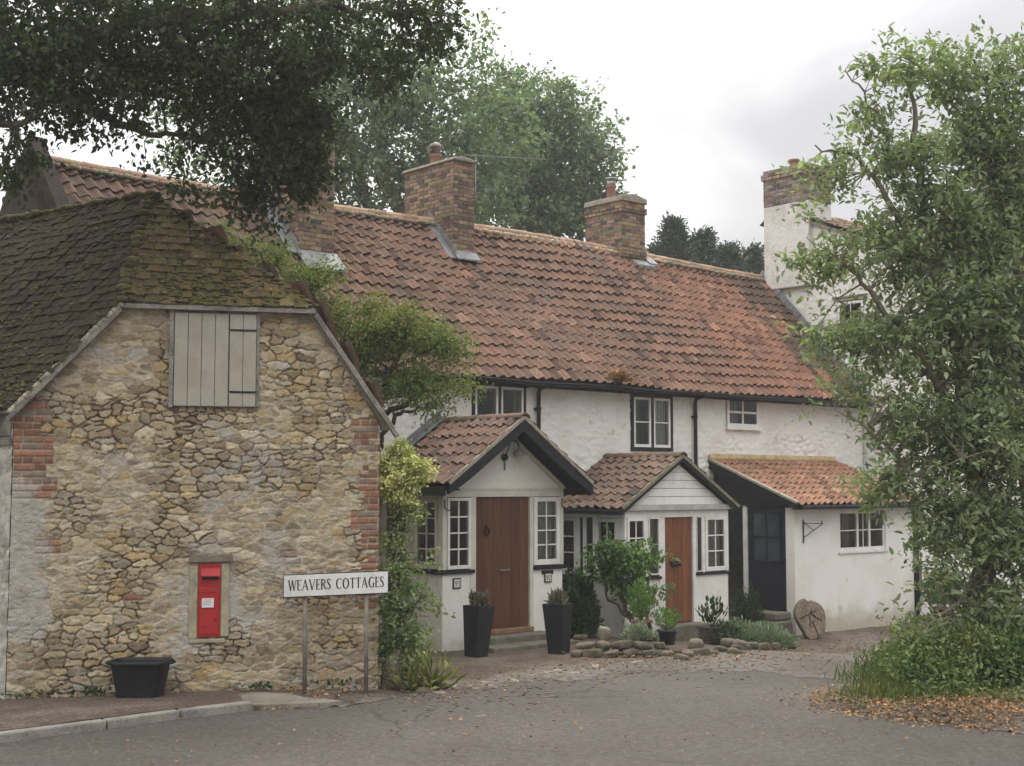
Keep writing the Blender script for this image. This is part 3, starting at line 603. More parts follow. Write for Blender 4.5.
    def plane_tiles(name, pl, e, seed, m, **kw):
        e = e.normalized(); n = (pl[1] - pl[0]).cross(pl[2] - pl[0]).normalized(); v = n.cross(e); v = v if v.z > 0 else -v
        uv = [((p - pl[0]).dot(e), (p - pl[0]).dot(v)) for p in pl]; u0, u1 = min(a for a, _ in uv) - .1, max(a for a, _ in uv) + .1; v0 = min(b for _, b in uv); v1 = max(b for _, b in uv)
        ply = [(a - u0, b - v0) for a, b in uv]; c = Vector((sum(a for a, _ in ply) / len(ply), sum(b for _, b in ply) / len(ply)))
        ply = [((a - c.x) * 1.01 + c.x, (b - c.y) * 1.01 + c.y) for a, b in ply]
        fn = lambda a, b: bool(inside(np.array([a]), np.array([b]), ply)[0])
        tiled(name, m, t, pl[0] + e * u0 + v * v0, e * (u1 - u0), v * (v1 - v0), fn, seed=seed, **kw)
    sg = lambda u, v: .03 * (fbm(np.array([u * .9]), np.array([v * .9]), 15)[0] - .5) * 2
    mossy = lambda u, v: ((.50, .40, .31) if random.random() < .8 else (.58, .54, .34))  # tints the left slope a darker brown than the hip, some tiles greener
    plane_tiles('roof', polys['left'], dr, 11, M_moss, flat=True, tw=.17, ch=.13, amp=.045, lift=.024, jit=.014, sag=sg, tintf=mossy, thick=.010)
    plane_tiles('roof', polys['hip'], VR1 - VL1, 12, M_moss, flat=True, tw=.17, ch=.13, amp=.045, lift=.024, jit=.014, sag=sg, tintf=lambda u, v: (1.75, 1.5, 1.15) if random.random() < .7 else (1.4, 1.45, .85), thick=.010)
    plane_tiles('roof', polys['right'], dr, 13, M_tileo, tw=.22, ch=.26, amp=.035, lift=.05, thick=.03)
    hb = MB(); r = random.Random(3)
    for a, b, w in ((AP, VL1, .075), (AP, VR1, .05), (AP, AP + dr * 4.4, .08)):
        n = int((b - a).length / .1)
        for i in range(n + 1):
            p = a.lerp(b, i / n) + Vector((r.uniform(-.02, .02), r.uniform(-.02, .02), .02)); s = w * r.uniform(.6, 1.3)
            hb.lathe(p - Vector((0, 0, s * .5)), [(s * .5, 0), (s, s * .35), (s * .8, s * .8), (s * .3, s)], 7, (r.uniform(.7, 1.5),) * 3, sq=r.uniform(.7, 1.2), rot=r.random() * 3)
    hb.build('moss', M_mossc, t, smooth=True)
    # loose moss cushions on the tiles
    hb = MB()
    for k, (pl, cnt) in enumerate(((polys['hip'], 900), (polys['left'], 1600))):
        for _ in range(cnt):
            if k == 0: a, b = sorted((r.random(), r.random())); p = pl[0] * a + pl[1] * (b - a) + pl[2] * (1 - b)
            else: q0 = VL0.lerp(VL1, r.random()) if r.random() < .3 else VL0.lerp(AP, r.random()); p = q0 + dr * (r.random() ** 1.4 * 3.5)
            s = r.uniform(.012, .05); hb.lathe(p + Vector((0, 0, .0)), [(s, 0), (s * .9, s * .4), (s * .4, s * .75)], 6, (r.uniform(.6, 1.5),) * 3, rot=r.random() * 3, sq=r.uniform(.6, 1.3))
    tag(hb.build('moss_cushions', M_mossc, t, smooth=True), kind='stuff')
    m = MB(); off = Vector((0, 0, -.10))
    m.bar(VL0 + off + (VL0 - VL1) * .03, VL1 + off + Vector((0, 0, .0)), .05, .13, up=-B.y); m.build('bargeboard', M_oldwood, t, bevel=.006)
    m = MB(); m.bar(VR1 + off, VR0 + off + (VR0 - VR1) * .03, .05, .12, up=-B.y); m.build('bargeboard', M_oldwood, t, bevel=.006)
    m = MB(); m.bar(VL1 + Vector((0, 0, -.055)), VR1 + Vector((0, 0, -.055)), .05, .045, up=-B.y); m.build('eaves_board', M_oldwood, t)
    m = MB(); n = 90
    for i in range(n):
        p = (VL0.lerp(VL1, (i + .2) / n)) + Vector((0, 0, -.035)) - B.y * .02; s = r.uniform(.025, .042); m.lathe(p, [(s, -.03), (s * 1.1, 0), (s * .6, .03)], 7, (r.uniform(.7, 1.2),) * 3, rot=r.random())
    m.build('verge_mortar', M_mortar, t, smooth=True)
    # shutter of upright boards, in two hinged pieces
    x0, x1, z0, z1 = -2.40, -1.46, 3.33, 4.42
    s = plank_wall(B, x0, x0 + .62, z0, z1, -.085, -.05, 4, gap=.006).build('shutter', M_shut, t, bevel=.004)
    g = MB()
    for k in range(2):
        a = x0 + .63 + k * .155
        for (c, d_) in ((z0, z0 + .16), (z0 + .18, z1 - .20), (z1 - .18, z1)): g.box(B, a, a + .15, -.088, -.05, c, d_)
    g.build('shutter', M_shut, t, bevel=.004)
    g = MB(); g.box(B, x0 + .64, x1 - .01, -.099, -.06, z0 + .162, z0 + .178); g.build('strap_hinge', M_black, t)
    g = MB(); g.box(B, x0 + .64, x1 - .01, -.099, -.06, z1 - .199, z1 - .182); g.build('strap_hinge', M_black, t)
    g = MB(); g.box(B, x0 - .06, x0 - .01, -.08, 0, z0 - .02, z1 + .05); g.box(B, x1, x1 + .035, -.065, 0, z0, z1 + .05); g.box(B, x0 - .01, x1, -.049, -.02, z0 - .01, z1 + .05); g.build('shutter_frame', M_oldwood, t, bevel=.004)
    return t
barn()
def postbox():
    # letter box let into the barn wall: own thing
    t = thing('wall_letter_box', B.p(-1.95, -.05, .64), 'red cast iron letter box let into the stone barn wall', 'letter box')
    x0, x1, z0, z1 = -2.085, -1.83, .66, 1.50; y = -.055
    g = MB(); g.prism(B, [(x0, z0), (x1, z0), (x1, z1), (x0 + .005, z1)], y, 0); g.build('body', M_red, t, bevel=.006)
    g = MB(); g.box(B, x0 + .02, x1 - .02, y - .012, y - .001, z0 + .03, z0 + .56); g.build('door', M_red, t, bevel=.004)
    g = MB(); pts = [(-.0, z1 - .05), (-.07, z1 - .13), (-.07, z1 - .145), (0, z1 - .145)]
    P = [B.p(x0 + .03, y + a, z) for a, z in pts] + [B.p(x1 - .005, y + a, z) for a, z in pts]; g.add(P, [(0, 1, 2, 3), (7, 6, 5, 4), (0, 4, 5, 1), (1, 5, 6, 2), (2, 6, 7, 3), (3, 7, 4, 0)]); g.build('hood', M_red, t, bevel=.003)
    g = MB(); g.box(B, x0 + .045, x1 - .02, y - .006, y + .02, z1 - .185, z1 - .15); g.build('slot', M_letter, t)
    g = MB(); g.box(B, x0 + .045, x1 - .075, y - .022, y - .013, 1.0, 1.105)
    g.build('notice_plate', M_sign, t)
    g = MB(); [g.box(B, x0 + .055, x1 - .085 - .02 * (i % 2), y - .0235, y - .0222, 1.085 - i * .017, 1.09 - i * .017) for i in range(4)]; g.build('notice_text', mat('grey_ink', (.25, .25, .27), fine=0), t)
    dm = mat('dark_red_metal', (.16, .01, .012), rough=.5, fine=0)
    g = MB(); g.lathe(B.p(x1 - .055, y - .012, .86), [(.012, -.012), (.012, .012)], 10); g.build('lock', dm, t)
    g = MB(); g.box(B, x0 + .06, x0 + .12, y - .017, y - .011, .78, .787); g.build('maker_plate', dm, t)
    g = MB(); g.box(B, x0 + .05, x1 - .06, y - .017, y - .011, 1.17, 1.176); g.build('door_rib', dm, t)
    f = MB(); ms = mat('dressed_stone', (.36, .32, .22), (.27, .24, .17), rough=.95, scale=5, bump=.6, bscale=50, fine=.2)
    f.box(B, x0 - .10, x0 - .004, -.052, 0, z0 - .02, z1 + .01); f.box(B, x1 + .004, x1 + .10, -.052, 0, z0, z1 + .005); f.box(B, x0 - .10, x1 + .06, -.05, 0, z0 - .07, z0 - .022, (.8, .8, .8)); f.build('stone_surround', ms, t, bevel=.01)
    f = MB(); f.prism(B, [(-2.2, 1.515), (-1.69, 1.52), (-1.7, 1.615), (-2.18, 1.60)], -.085, 0); f.build('stone_lintel', mat('dark_lintel', (.2, .17, .12), (.15, .13, .1), rough=.95, scale=6, bump=.8, bscale=40), t, bevel=.012)
postbox()
# ------------------------------------------------------------------ strokes for lettering
GL = {
 'W': (.98, [((0, 1), (.25, 0), .15), ((.25, 0), (.49, .97), .07), ((.46, 1), (.72, 0), .15), ((.72, 0), (.98, 1), .07), ((-.07, .985), (.13, .985), .05), ((.85, .985), (1.05, .985), .05)]),
 'E': (.5, [((.08, 0), (.08, 1), .15), ((.0, .97), (.50, .97), .06), ((.08, .52), (.42, .52), .06), ((0, .03), (.52, .03), .06), ((.49, .88), (.49, 1), .05), ((.51, 0), (.51, .13), .05)]),
 'A': (.76, [((.04, 0), (.38, 1), .07), ((.36, 1), (.70, 0), .15), ((.14, .33), (.58, .33), .06), ((-.04, .02), (.14, .02), .05), ((.6, .02), (.8, .02), .05)]),
 'V': (.76, [((.04, 1), (.38, 0), .15), ((.38, 0), (.70, 1), .07), ((-.04, .98), (.16, .98), .05), ((.6, .98), (.8, .98), .05)]),
 'R': (.62, [((.08, 0), (.08, 1), .15), ((0, .97), (.3, .97), .06), ((.3, .97), (.46, .88), .1), ((.46, .88), (.48, .68), .14), ((.48, .68), (.32, .52), .1), ((.32, .52), (.08, .5), .06), ((.28, .52), (.62, 0), .14), ((-.02, .02), (.2, .02), .05)]),
 'S': (.46, [((.42, .82), (.40, .95), .06), ((.40, .95), (.22, 1), .07), ((.22, 1), (.05, .88), .11), ((.05, .88), (.08, .68), .14), ((.08, .68), (.38, .38), .16), ((.38, .38), (.42, .17), .14), ((.42, .17), (.26, .0), .11), ((.26, 0), (.04, .06), .07), ((.04, .06), (.01, .2), .06)]),
 'C': (.72, [((.68, .8), (.66, .93), .06), ((.66, .93), (.42, 1), .07), ((.42, 1), (.16, .87), .12), ((.16, .87), (.05, .5), .16), ((.05, .5), (.16, .13), .16), ((.16, .13), (.42, 0), .12), ((.42, 0), (.7, .12), .07)]),
 'O': (.86, [((.42, 1), (.16, .87), .09), ((.16, .87), (.06, .5), .16), ((.06, .5), (.16, .13), .16), ((.16, .13), (.42, 0), .09), ((.42, 0), (.70, .13), .09), ((.7, .13), (.8, .5), .16), ((.8, .5), (.7, .87), .16), ((.7, .87), (.42, 1), .09)]),
 'T': (.62, [((.31, 0), (.31, 1), .15), ((0, .97), (.62, .97), .06), ((.01, .86), (.01, 1), .05), ((.61, .86), (.61, 1), .05), ((.2, .02), (.42, .02), .05)]),
 'G': (.76, [((.68, .82), (.66, .94), .06), ((.66, .94), (.42, 1), .07), ((.42, 1), (.16, .87), .12), ((.16, .87), (.05, .5), .16), ((.05, .5), (.16, .13), .16), ((.16, .13), (.42, 0), .11), ((.42, 0), (.66, .08), .08), ((.66, .04), (.66, .42), .14), ((.55, .42), (.76, .42), .05)]),
 '9': (.55, [((.48, .72), (.40, .95), .14), ((.40, .95), (.16, .97), .12), ((.16, .97), (.04, .75), .14), ((.04, .75), (.16, .5), .14), ((.16, .5), (.42, .52), .12), ((.48, .75), (.44, .35), .14), ((.44, .35), (.2, 0), .14)]),
 '1': (.3, [((.18, 0), (.18, 1), .16), ((.02, .8), (.18, .98), .1)]),
 '2': (.5, [((.04, .75), (.14, .95), .13), ((.14, .95), (.36, .96), .13), ((.36, .96), (.44, .72), .14), ((.44, .72), (.04, .04), .14), ((.04, .06), (.5, .06), .12)]),
 ' ': (.42, [])}
def text(F, s, x0, x1, z0, h, y, th=.002, gap=.17, zs=0):
    W = sum(GL[c][0] for c in s) + gap * (len(s) - 1); k = (x1 - x0) / W; mb = MB(); x = 0; j = 0
    for c in s:
        for (a, b, w) in GL[c][1]:
            pa = (x0 + (x + a[0]) * k, z0 + a[1] * h + zs * (x + a[0]) * k); pb = (x0 + (x + b[0]) * k, z0 + b[1] * h + zs * (x + b[0]) * k)
            d = Vector((pb[0] - pa[0], pb[1] - pa[1])); d.normalize(); q = Vector((-d.y, d.x)) * w * h * .42; e = d * w * h * .12; j += 1
            mb.prism(F, [(pa[0] - q.x - e.x, pa[1] - q.y - e.y), (pb[0] - q.x + e.x, pb[1] - q.y + e.y), (pb[0] + q.x + e.x, pb[1] + q.y + e.y), (pa[0] + q.x - e.x, pa[1] + q.y - e.y)], y - th - (j % 5) * .00012, y)
        x += GL[c][0] + gap
    return mb
def street_sign():
    t = thing('street_sign', B.p(-.55, -.35, 0), 'white street nameplate on two posts reading WEAVERS COTTAGES', 'street sign')
    # slightly tilted up to the right
    an = math.atan2(.034 - .01, 1.2); T = Fr(B.p(-1.128, -.36, 0), B.x, B.y)
    x0, x1, za, zb = 0, 1.205, 1.125, 1.155; h = .245
    g = MB(); g.prism(T, [(x0, za), (x1, zb), (x1, zb + h), (x0, za + h)], -.012, .0); g.build('nameplate', M_sign, t, bevel=.002)
    g = MB(); g.prism(T, [(x0 - .006, za - .012), (x1 + .006, zb - .012), (x1 + .006, zb + h + .01), (x0 - .006, za + h + .01)], .001, .02); g.build('backing_board', M_letter, t)
    text(T, 'WEAVERS COTTAGES', .055, 1.155, za + .072, .118, -.0125, zs=.025).build('lettering', M_letter, t)
    for x in (.255, .965):
        g = MB(); g.tube([T.p(x, .045, -.1), T.p(x - .003, .05, 1.3)], .026, 10, (.9, .85, .8)); g.build('post', mat('grey_painted_post', (.20, .18, .15), (.14, .12, .10), rough=.7, scale=6, fine=.2), t, smooth=True)
street_sign()
# ================================================================== COTTAGE ROW
M_gab = mat('oak_shaded_gable_stone', (.038, .027, .019), (.022, .016, .012), rough=1, scale=5, bump=1, bscale=25, fine=.35)  # left gable stone, colour darkened to carry the shade of the oak
def cottages():
    t = thing('cottage_row', C.p(4, 2.7, 0), 'whitewashed cottage row with long red pantile roof, black trim and three porches', 'cottage')
    pal = [(1, 1, 1)]; X0, X1, EV = -4.55, 13.05, 4.28
    W1, W2, W3 = (1.92, 3.0, 3.50, 4.08), (5.72, 6.78, 3.10, 4.09), (8.42, 9.42, 3.56, 4.17)
    def paint(X, Z): return 1 - .10 * fbm(X * .9, Z * 1.4, 61) - .16 * sst(.66, .8, fbm(X * 3, Z * 2.2, 62)) * .6
    masonry(C, 'front_wall', M_white, [(X0, -.5), (X1, -.5), (X1, EV), (X0, EV)], t, step=.03, rowh=(.08, .15), stw=(.18, .42), depth=.024, palette=pal, paint=paint, seed=9,
            holes=[(a - .02, b + .02, c - .02, d + .02) for a, b, c, d in (W1, W2, W3)] + [(8.05, 11.8, -.5, 2.0)], joint=.5)
    g = MB(); g.prism(Fr(C.p(X0, 0, 0), C.y, -C.x), [(.02, -.5), (5.4, -.5), (5.4, EV), (2.7, 7.35), (.02, EV)], -.02, .25, (1, 1, 1)); g.build('gable_wall', M_gab, t)
    g = MB(); g.box(C, X0, X1, 5.2, 5.4, -.5, EV); g.box(C, 8.05, 11.8, .3, .32, -.4, 2.1); g.build('rear_wall', M_white, t)
    # main roof
    sag = lambda u, v: -.05 * math.sin(u * .45) * (v / 4.4) + .035 * math.sin(u * .9 + v) - .05 * math.exp(-((u - 7) / 2.2) ** 2) * math.sin(v * .7)
    a = C.p(X0, -.30, 4.08 + .14); U = C.p(X1 + .0, -.30, 4.08 + .14) - a; V = C.p(X0, 2.7, 7.40) - a
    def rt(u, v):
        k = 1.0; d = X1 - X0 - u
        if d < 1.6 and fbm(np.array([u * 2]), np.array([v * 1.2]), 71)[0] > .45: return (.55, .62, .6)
        if u < 4: return (.72, .76, .78)  # left end tiles tinted darker, the oak's shade put into their colour
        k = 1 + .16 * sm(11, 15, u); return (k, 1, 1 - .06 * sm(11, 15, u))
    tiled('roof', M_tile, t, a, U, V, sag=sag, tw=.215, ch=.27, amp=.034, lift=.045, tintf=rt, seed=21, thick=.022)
    b = C.p(X0, 5.7, 4.22); tiled('rear_roof', M_tile, t, b, C.p(X1, 5.7, 4.22) - b, C.p(X0, 2.7, 7.40) - b, tw=.47, ch=.57, seed=22)
    g = MB(); g.slab([C.p(X0, -.2, 4.22), C.p(X1, -.2, 4.22), C.p(X1, 2.7, 7.27), C.p(X0, 2.7, 7.27)], (0, 0, -.04), (.3, .3, .3)); g.slab([C.p(X0, 5.6, 4.22), C.p(X1, 5.6, 4.22), C.p(X1, 2.7, 7.27), C.p(X0, 2.7, 7.27)], (0, 0, -.04)); g.build('roof_boarding', M_oldwood, t)
    sg = lambda s: -.05 * math.sin(s * 17.35 * .45)
    ridge_tiles('ridge', M_ridge, t, C.p(X0, 2.7, 7.36), C.p(X1, 2.7, 7.36), .13, sagf=sg)
    g = MB(); r = random.Random(5)
    for i in range(200):
        x = X0 + (X1 - X0) * (i + r.random() * .5) / 200; k = 1.25 if 4 < x < 9.5 else .8; z = 7.30 + sg((x - X0) / 17.35); g.lathe(C.p(x, 2.7 - .13, z - .03 + r.uniform(-.01, .01)), [(.04, 0), (.07, .03), (.05, .08)], 6, (k * r.uniform(.8, 1.2), k * r.uniform(.75, 1.1), k * .8), rot=r.random())
    g.build('ridge_mortar', M_mortar, t, smooth=True)
    # raised coping on the left gable, lead and mortar fillet at the right end
    g = MB()
    G = Fr(C.p(X0 - .06, 0, 0), C.y, -C.x)
    g.prism(G, [(-.32, 4.1), (-.32, 4.38), (2.7, 7.72), (2.7, 7.3)], -.20, .04, (1, 1, 1)); g.prism(G, [(5.7, 4.1), (5.7, 4.38), (2.7, 7.72), (2.7, 7.3)], -.20, .04, (1, 1, 1)); g.build('gable_coping', M_gab, t, bevel=.01)
    g = MB(); n = 16
    for i in range(n):
        p, q = C.p(X1 - .06, -.25, 4.34).lerp(C.p(X1 - .06, 2.68, 7.46), i / n), C.p(X1 - .06, -.25, 4.34).lerp(C.p(X1 - .06, 2.68, 7.46), (i + .96) / n); g.bar(p, q, .16, .05, up=C.x, tint=(1, 1, 1)); 
    g.build('verge_flashing', M_lead, t, bevel=.01)
    # eaves: black fascia and gutter, brackets, downpipes
    g = MB(); g.box(C, X0, X1, -.05, .0, 4.10, 4.24); g.box(C, X0, X1, -.28, -.05, 4.20, 4.235); g.box(C, 1.75, 3.12, -.045, .01, 4.085, 4.099); g.box(C, 5.62, 6.88, -.058, .0, 4.12, 4.235); g.build('fascia', M_black, t)
    g = MB(); pts = []
    for k in range(7):
        th = math.pi * k / 6; pts.append((math.cos(th) * .062, -math.sin(th) * .062))
    pf = pts + [(x * .88, z * .88 + .0) for x, z in reversed(pts)]
    n = len(pf); P = []; secs = 30
    for i in range(secs + 1):
        x = X0 + (X1 - .1 - X0) * i / secs; zz = 4.185 + .012 * math.sin(i * 1.3); P += [C.p(x, -.33 + a_, zz + b_) for a_, b_ in pf]
    g.add(P, [(i * n + k, i * n + (k + 1) % n, (i + 1) * n + (k + 1) % n, (i + 1) * n + k) for i in range(secs) for k in range(n)]); g.build('gutter', M_pipe, t, smooth=True)
    for x, zb in ((3.32, 2.3), (7.42, 2.4), ):
        g = MB(); g.tube([C.p(x, -.33, 4.15), C.p(x, -.29, 4.12), C.p(x, -.10, 4.08), C.p(x, -.075, 4.0), C.p(x, -.075, zb)], .036, 8)
        for z in (3.7, 2.75): g.tube([C.p(x, -.075, z), C.p(x, -.075, z + .06)], .045, 8); g.box(C, x - .075, x + .075, -.05, -.03, z + .01, z + .05)
        g.build('downpipe', M_pipe, t, smooth=False)
    # upper windows
    window(C, t, W1[0], (W1[0] + W1[1]) / 2 - .03, W1[2], W1[3], -.01, cols=1, rows=1, outer=(.055, M_black), fr=.045, curtain=(M_curt, [(0, .25)]))
    window(C, t, (W1[0] + W1[1]) / 2 + .03, W1[1], W1[2], W1[3], -.012, cols=1, rows=1, outer=(.055, M_black), fr=.045, curtain=(M_curt, [(.7, 1)]))
    for k in (0, 1):
        a = W2[0] + .02 + k * .535; window(C, t, a, a + .465, W2[2] + .02, W2[3] - .04, -.01 - .002 * k, cols=1, rows=2, outer=(.07, M_black), fr=.045, curtain=(M_lace if k else M_curt, [(0, .9)] if k else [(.1, .5)]))
    window(C, t, *W3, -.01, cols=2, rows=2, fr=.07, bar=.045, sill=True, curtain=(M_curt, [(0, .42)]))
    # ------------------------------------------------ porch with the wide brown door
    def porch_roof(p, name, Xc, half, zr, ze, y0, m, mr, seed, tw=.2, ch=.25, kick=.0, rm=None):
        for s in (-1, 1):
            e = C.p(Xc + s * half, y0, ze); q = C.p(Xc + s * half, 0, ze); rdg = C.p(Xc, y0, zr)
            o_, U_ = (e, q - e); tiled(name, m, p, o_, U_, rdg - e, tw=tw, ch=ch, amp=.030, lift=.04, seed=seed + s, thick=.022, sag=lambda u, v: kick * max(0, 1 - v / .5) ** 2 + .01 * math.sin(u * 3))
        g = MB()
        for s in (-1, 1): g.slab([C.p(Xc, y0 + .02, zr - .035), C.p(Xc, 0, zr - .035), C.p(Xc + s * (half - .02), 0, ze - .03), C.p(Xc + s * (half - .02), y0 + .02, ze - .03)], (0, 0, -.03), (.3, .3, .3))
        g.build('roof_boarding', M_black, p); ridge_tiles('ridge', mr, p, C.p(Xc, y0 - .02, zr - .02), C.p(Xc, .05, zr - .02), .105, seed=seed)
    p1 = MB(); Y = -1.6
    p1.box(C, 0, .60, Y, Y + .12, -.3, 1.10); p1.box(C, 0, .12, Y + .12, 0, -.3, 1.10)
    porch = p1.build('porch', M_render, t, bevel=.012); g = MB(); g.box(C, 1.78, 2.43, Y, Y + .12, -.3, 1.10); g.box(C, 2.31, 2.43, Y + .12, 0, -.3, 1.10); g.build('pier', M_render, porch, bevel=.012)
    g = MB(); g.prism(C, [(-.02, 2.345), (2.47, 2.345), (1.21, 3.34)], Y, Y + .06); g.build('gable', M_render, porch)
    g = MB(); W = M_cream
    g.box(C, 0, 2.44, Y - .02, Y + .1, 2.235, 2.34); g.box(C, .01, .12, Y + .1, 0, 2.2, 2.33); g.box(C, 2.32, 2.43, Y + .1, 0, 2.2, 2.33)
    for a, b in ((-.005, .075), (.53, .635), (1.725, 1.80), (2.36, 2.445)): g.box(C, a, b, Y - .012, Y + .1, 1.165, 2.234)
    g.box(C, .53, .635, Y - .012, Y + .1, .1, 1.164); g.box(C, 1.725, 1.80, Y - .012, Y + .1, .1, 1.164)
    for b in (-.09, -.80, -.90, -1.5): g.box(C, .012, .1, b - .03, b + .05, 1.165, 2.199)
    g.build('porch_frame', W, porch, bevel=.004)
    g = MB(); g.box(C, -.035, .60, Y - .035, Y + .1, 1.10, 1.155); g.box(C, -.035, .05, Y + .1, 0, 1.10, 1.154); g.build('sill_band', M_black, porch, bevel=.004)
    g = MB(); g.box(C, 1.79, 2.465, Y - .035, Y + .1, 1.10, 1.155); g.box(C, 2.38, 2.465, Y + .1, 0, 1.10, 1.154); g.build('sill_band', M_black, porch, bevel=.004)
    window(C, porch, .08, .525, 1.17, 2.225, Y + .005, cols=2, rows=4, fr=.045, bar=.022, room=False); window(C, porch, 1.805, 2.355, 1.17, 2.225, Y + .005, cols=2, rows=4, fr=.07, bar=.022, room=False, curtain=(M_lace, [(0, 1)]))
    S1 = C.side(0)
    window(S1, porch, .14, .76, 1.17, 2.2, .02, cols=2, rows=4, fr=.05, m=M_cream, room=False); window(S1, porch, .93, 1.47, 1.17, 2.2, .02, cols=2, rows=4, fr=.05, m=M_cream, room=False)
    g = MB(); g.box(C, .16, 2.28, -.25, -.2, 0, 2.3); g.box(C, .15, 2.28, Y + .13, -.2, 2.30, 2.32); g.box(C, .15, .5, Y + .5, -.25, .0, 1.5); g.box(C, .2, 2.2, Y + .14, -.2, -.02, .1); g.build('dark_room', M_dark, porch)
    d = plank_wall(C, .64, 1.72, .235, 2.232, Y + .02, Y + .06, 6, gap=.002).build('door', M_door, porch, bevel=.002)
    g = MB(); 
    for k in range(13):
        th = 2 * math.pi * k / 12
        if k < 12: g.bar(C.p(.86 + .045 * math.cos(th), Y + .002, 1.71 + .055 * math.sin(th)), C.p(.86 + .045 * math.cos(th + .55), Y + .002, 1.71 + .055 * math.sin(th + .55)), .018)
    g.box(C, .84, .88, Y + .0, Y + .02, 1.755, 1.80); g.build('door_knocker', M_black, porch)
    g = MB(); g.box(C, 1.14, 1.24, Y + .005, Y + .02, 1.10, 1.13); g.tube([C.p(1.17, Y, 1.115), C.p(1.17, Y - .035, 1.115), C.p(1.08, Y - .04, 1.125)], .009, 6); g.tube([C.p(1.2, Y, 1.12), C.p(1.2, Y - .03, 1.12), C.p(1.29, Y - .035, 1.128)], .008, 6); g.build('door_handle', M_metal, porch)
    g = MB(); g.box(C, .60, 1.78, Y - .05, Y + .1, .16, .234); g.build('threshold', mat('oak_threshold', (.25, .14, .08), (.18, .1, .06), rough=.7), porch, bevel=.01)
    g = MB(); g.box(C, .5, 1.95, Y - .32, Y + .0, -.1, .155); g.box(C, .42, 2.15, Y - .68, Y - .32, -.1, .055); g.build('doorstep', M_step, porch, bevel=.02)
    porch_roof(porch, 'porch_roof', 1.215, 1.47, 3.46, 2.42, -2.06, mat('brown_pantile', (.185, .112, .08), (.13, .086, .066), rough=.88, scale=4, tint=True, bump=.4, bscale=40, spots=[(8, .63, .72, (.28, .24, .17))], fine=.2), M_tileo, 31, kick=.05)
    def barge(p, Xc, half, zr, ze, y, h, th, m, kick=0, name='bargeboard'):
        for s in (-1, 1):
            n = 10; top = []; 
            for k in range(n + 1):
                q = k / n; zz = zr + (ze - zr) * q + kick * max(0, (q - .65) / .35) ** 2; top.append((Xc + s * half * q, zz))
            poly = top + [(x, z - h) for x, z in reversed(top)]
            if s > 0: poly = poly[::-1]
            g = MB(); g.prism(C, poly, y, y + th); g.build(name, m, p)
    barge(porch, 1.215, 1.46, 3.42, 2.41, -2.05, .19, .045, M_black, kick=.06)
    g = MB(); g.box(C, -.30, -.26, -2.0, 0, 2.26, 2.40); g.box(C, -.26, .0, -2.0, 0, 2.335, 2.36); g.box(C, 2.69, 2.73, -2.0, 0, 2.26, 2.40); g.box(C, 2.43, 2.69, -2.0, 0, 2.335, 2.36); g.build('eaves_board', M_black, porch)
    g = MB(); g.box(C, -.1, 2.5, Y - .03, Y - .021, 2.34, 2.37)
    for s in (-1, 1): g.bar(C.p(1.215, Y - .04, 3.22), C.p(1.215 + s * 1.2, Y - .04, 2.37), .05, .07, up=C.y)
    g.build('gable_trim', M_cream, porch)
    # mortar verge beneath the tiles
    g = MB()
    for s in (-1, 1): g.bar(C.p(1.215, -2.045, 3.44), C.p(1.215 + s * 1.46, -2.045, 2.44), .06, .05, up=C.y)
    g.build('verge_mortar', M_mortar, porch, bevel=.01)
    # swan neck lantern
    g = MB(); bx, bz = 1.19, 2.84; pts = [C.p(bx, Y, bz), C.p(bx, Y - .05, bz + .02)]
    for k in range(9):
        th = math.pi * (1 - k / 8); pts.append(C.p(bx + .13 + .10 * math.cos(th) - .02, Y - .12, bz + .17 + .09 * math.sin(th)))
    g.tube(pts, .010, 6); g.lathe(C.p(bx, Y - .03, bz - .05), [(.03, 0), (.06, .05), (.03, .1)], 10); g.tube([C.p(bx, Y - .03, bz - .2), C.p(bx, Y - .03, bz)], .01, 6)
    lp = g.build('lantern', M_black, porch, smooth=True)
    g = MB(); g.lathe(C.p(bx + .21, Y - .12, bz + .03), [(.02, .13), (.03, .10), (.085, .03), (.09, 0), (.085, 0), (.08, .028)], 14); g.build('lantern_shade', mat('grey_enamel', (.25, .25, .24), rough=.3, fine=0), porch, smooth=True)
    # number plaques, letter slot, hooks
    for (xa, z0, n) in ((.19, .885, '91'), (2.03, .89, '92')):
        g = MB(); g.box(C, xa, xa + .155, Y - .018, Y, z0, z0 + .155); g.build('number_plaque', mat('brown_plaque_rim', (.06, .035, .025), fine=0), porch, bevel=.004)
        g = MB(); g.box(C, xa + .02, xa + .135, Y - .023, Y - .0182, z0 + .02, z0 + .135); g.build('plaque_tile', M_sign, porch)
        text(C, n, xa + .032, xa + .123, z0 + .04, .075, Y - .0235, gap=.18).build('plaque_number', M_letter, porch)
    g = MB(); g.box(C, 1.98, 2.22, Y - .014, Y, 1.02, 1.08); g.box(C, 2.0, 2.2, Y - .022, Y - .014, 1.045, 1.075); g.build('letter_slot', M_black, porch, bevel=.003)
    for x in (.02, 2.40):
        g = MB(); g.tube([C.p(x, Y - .03, 2.2), C.p(x, Y - .03, 2.08), C.p(x + .03, Y - .07, 2.03), C.p(x + .06, Y - .10, 2.06)], .009, 6); g.build('bracket', M_black, porch)
    g = MB()
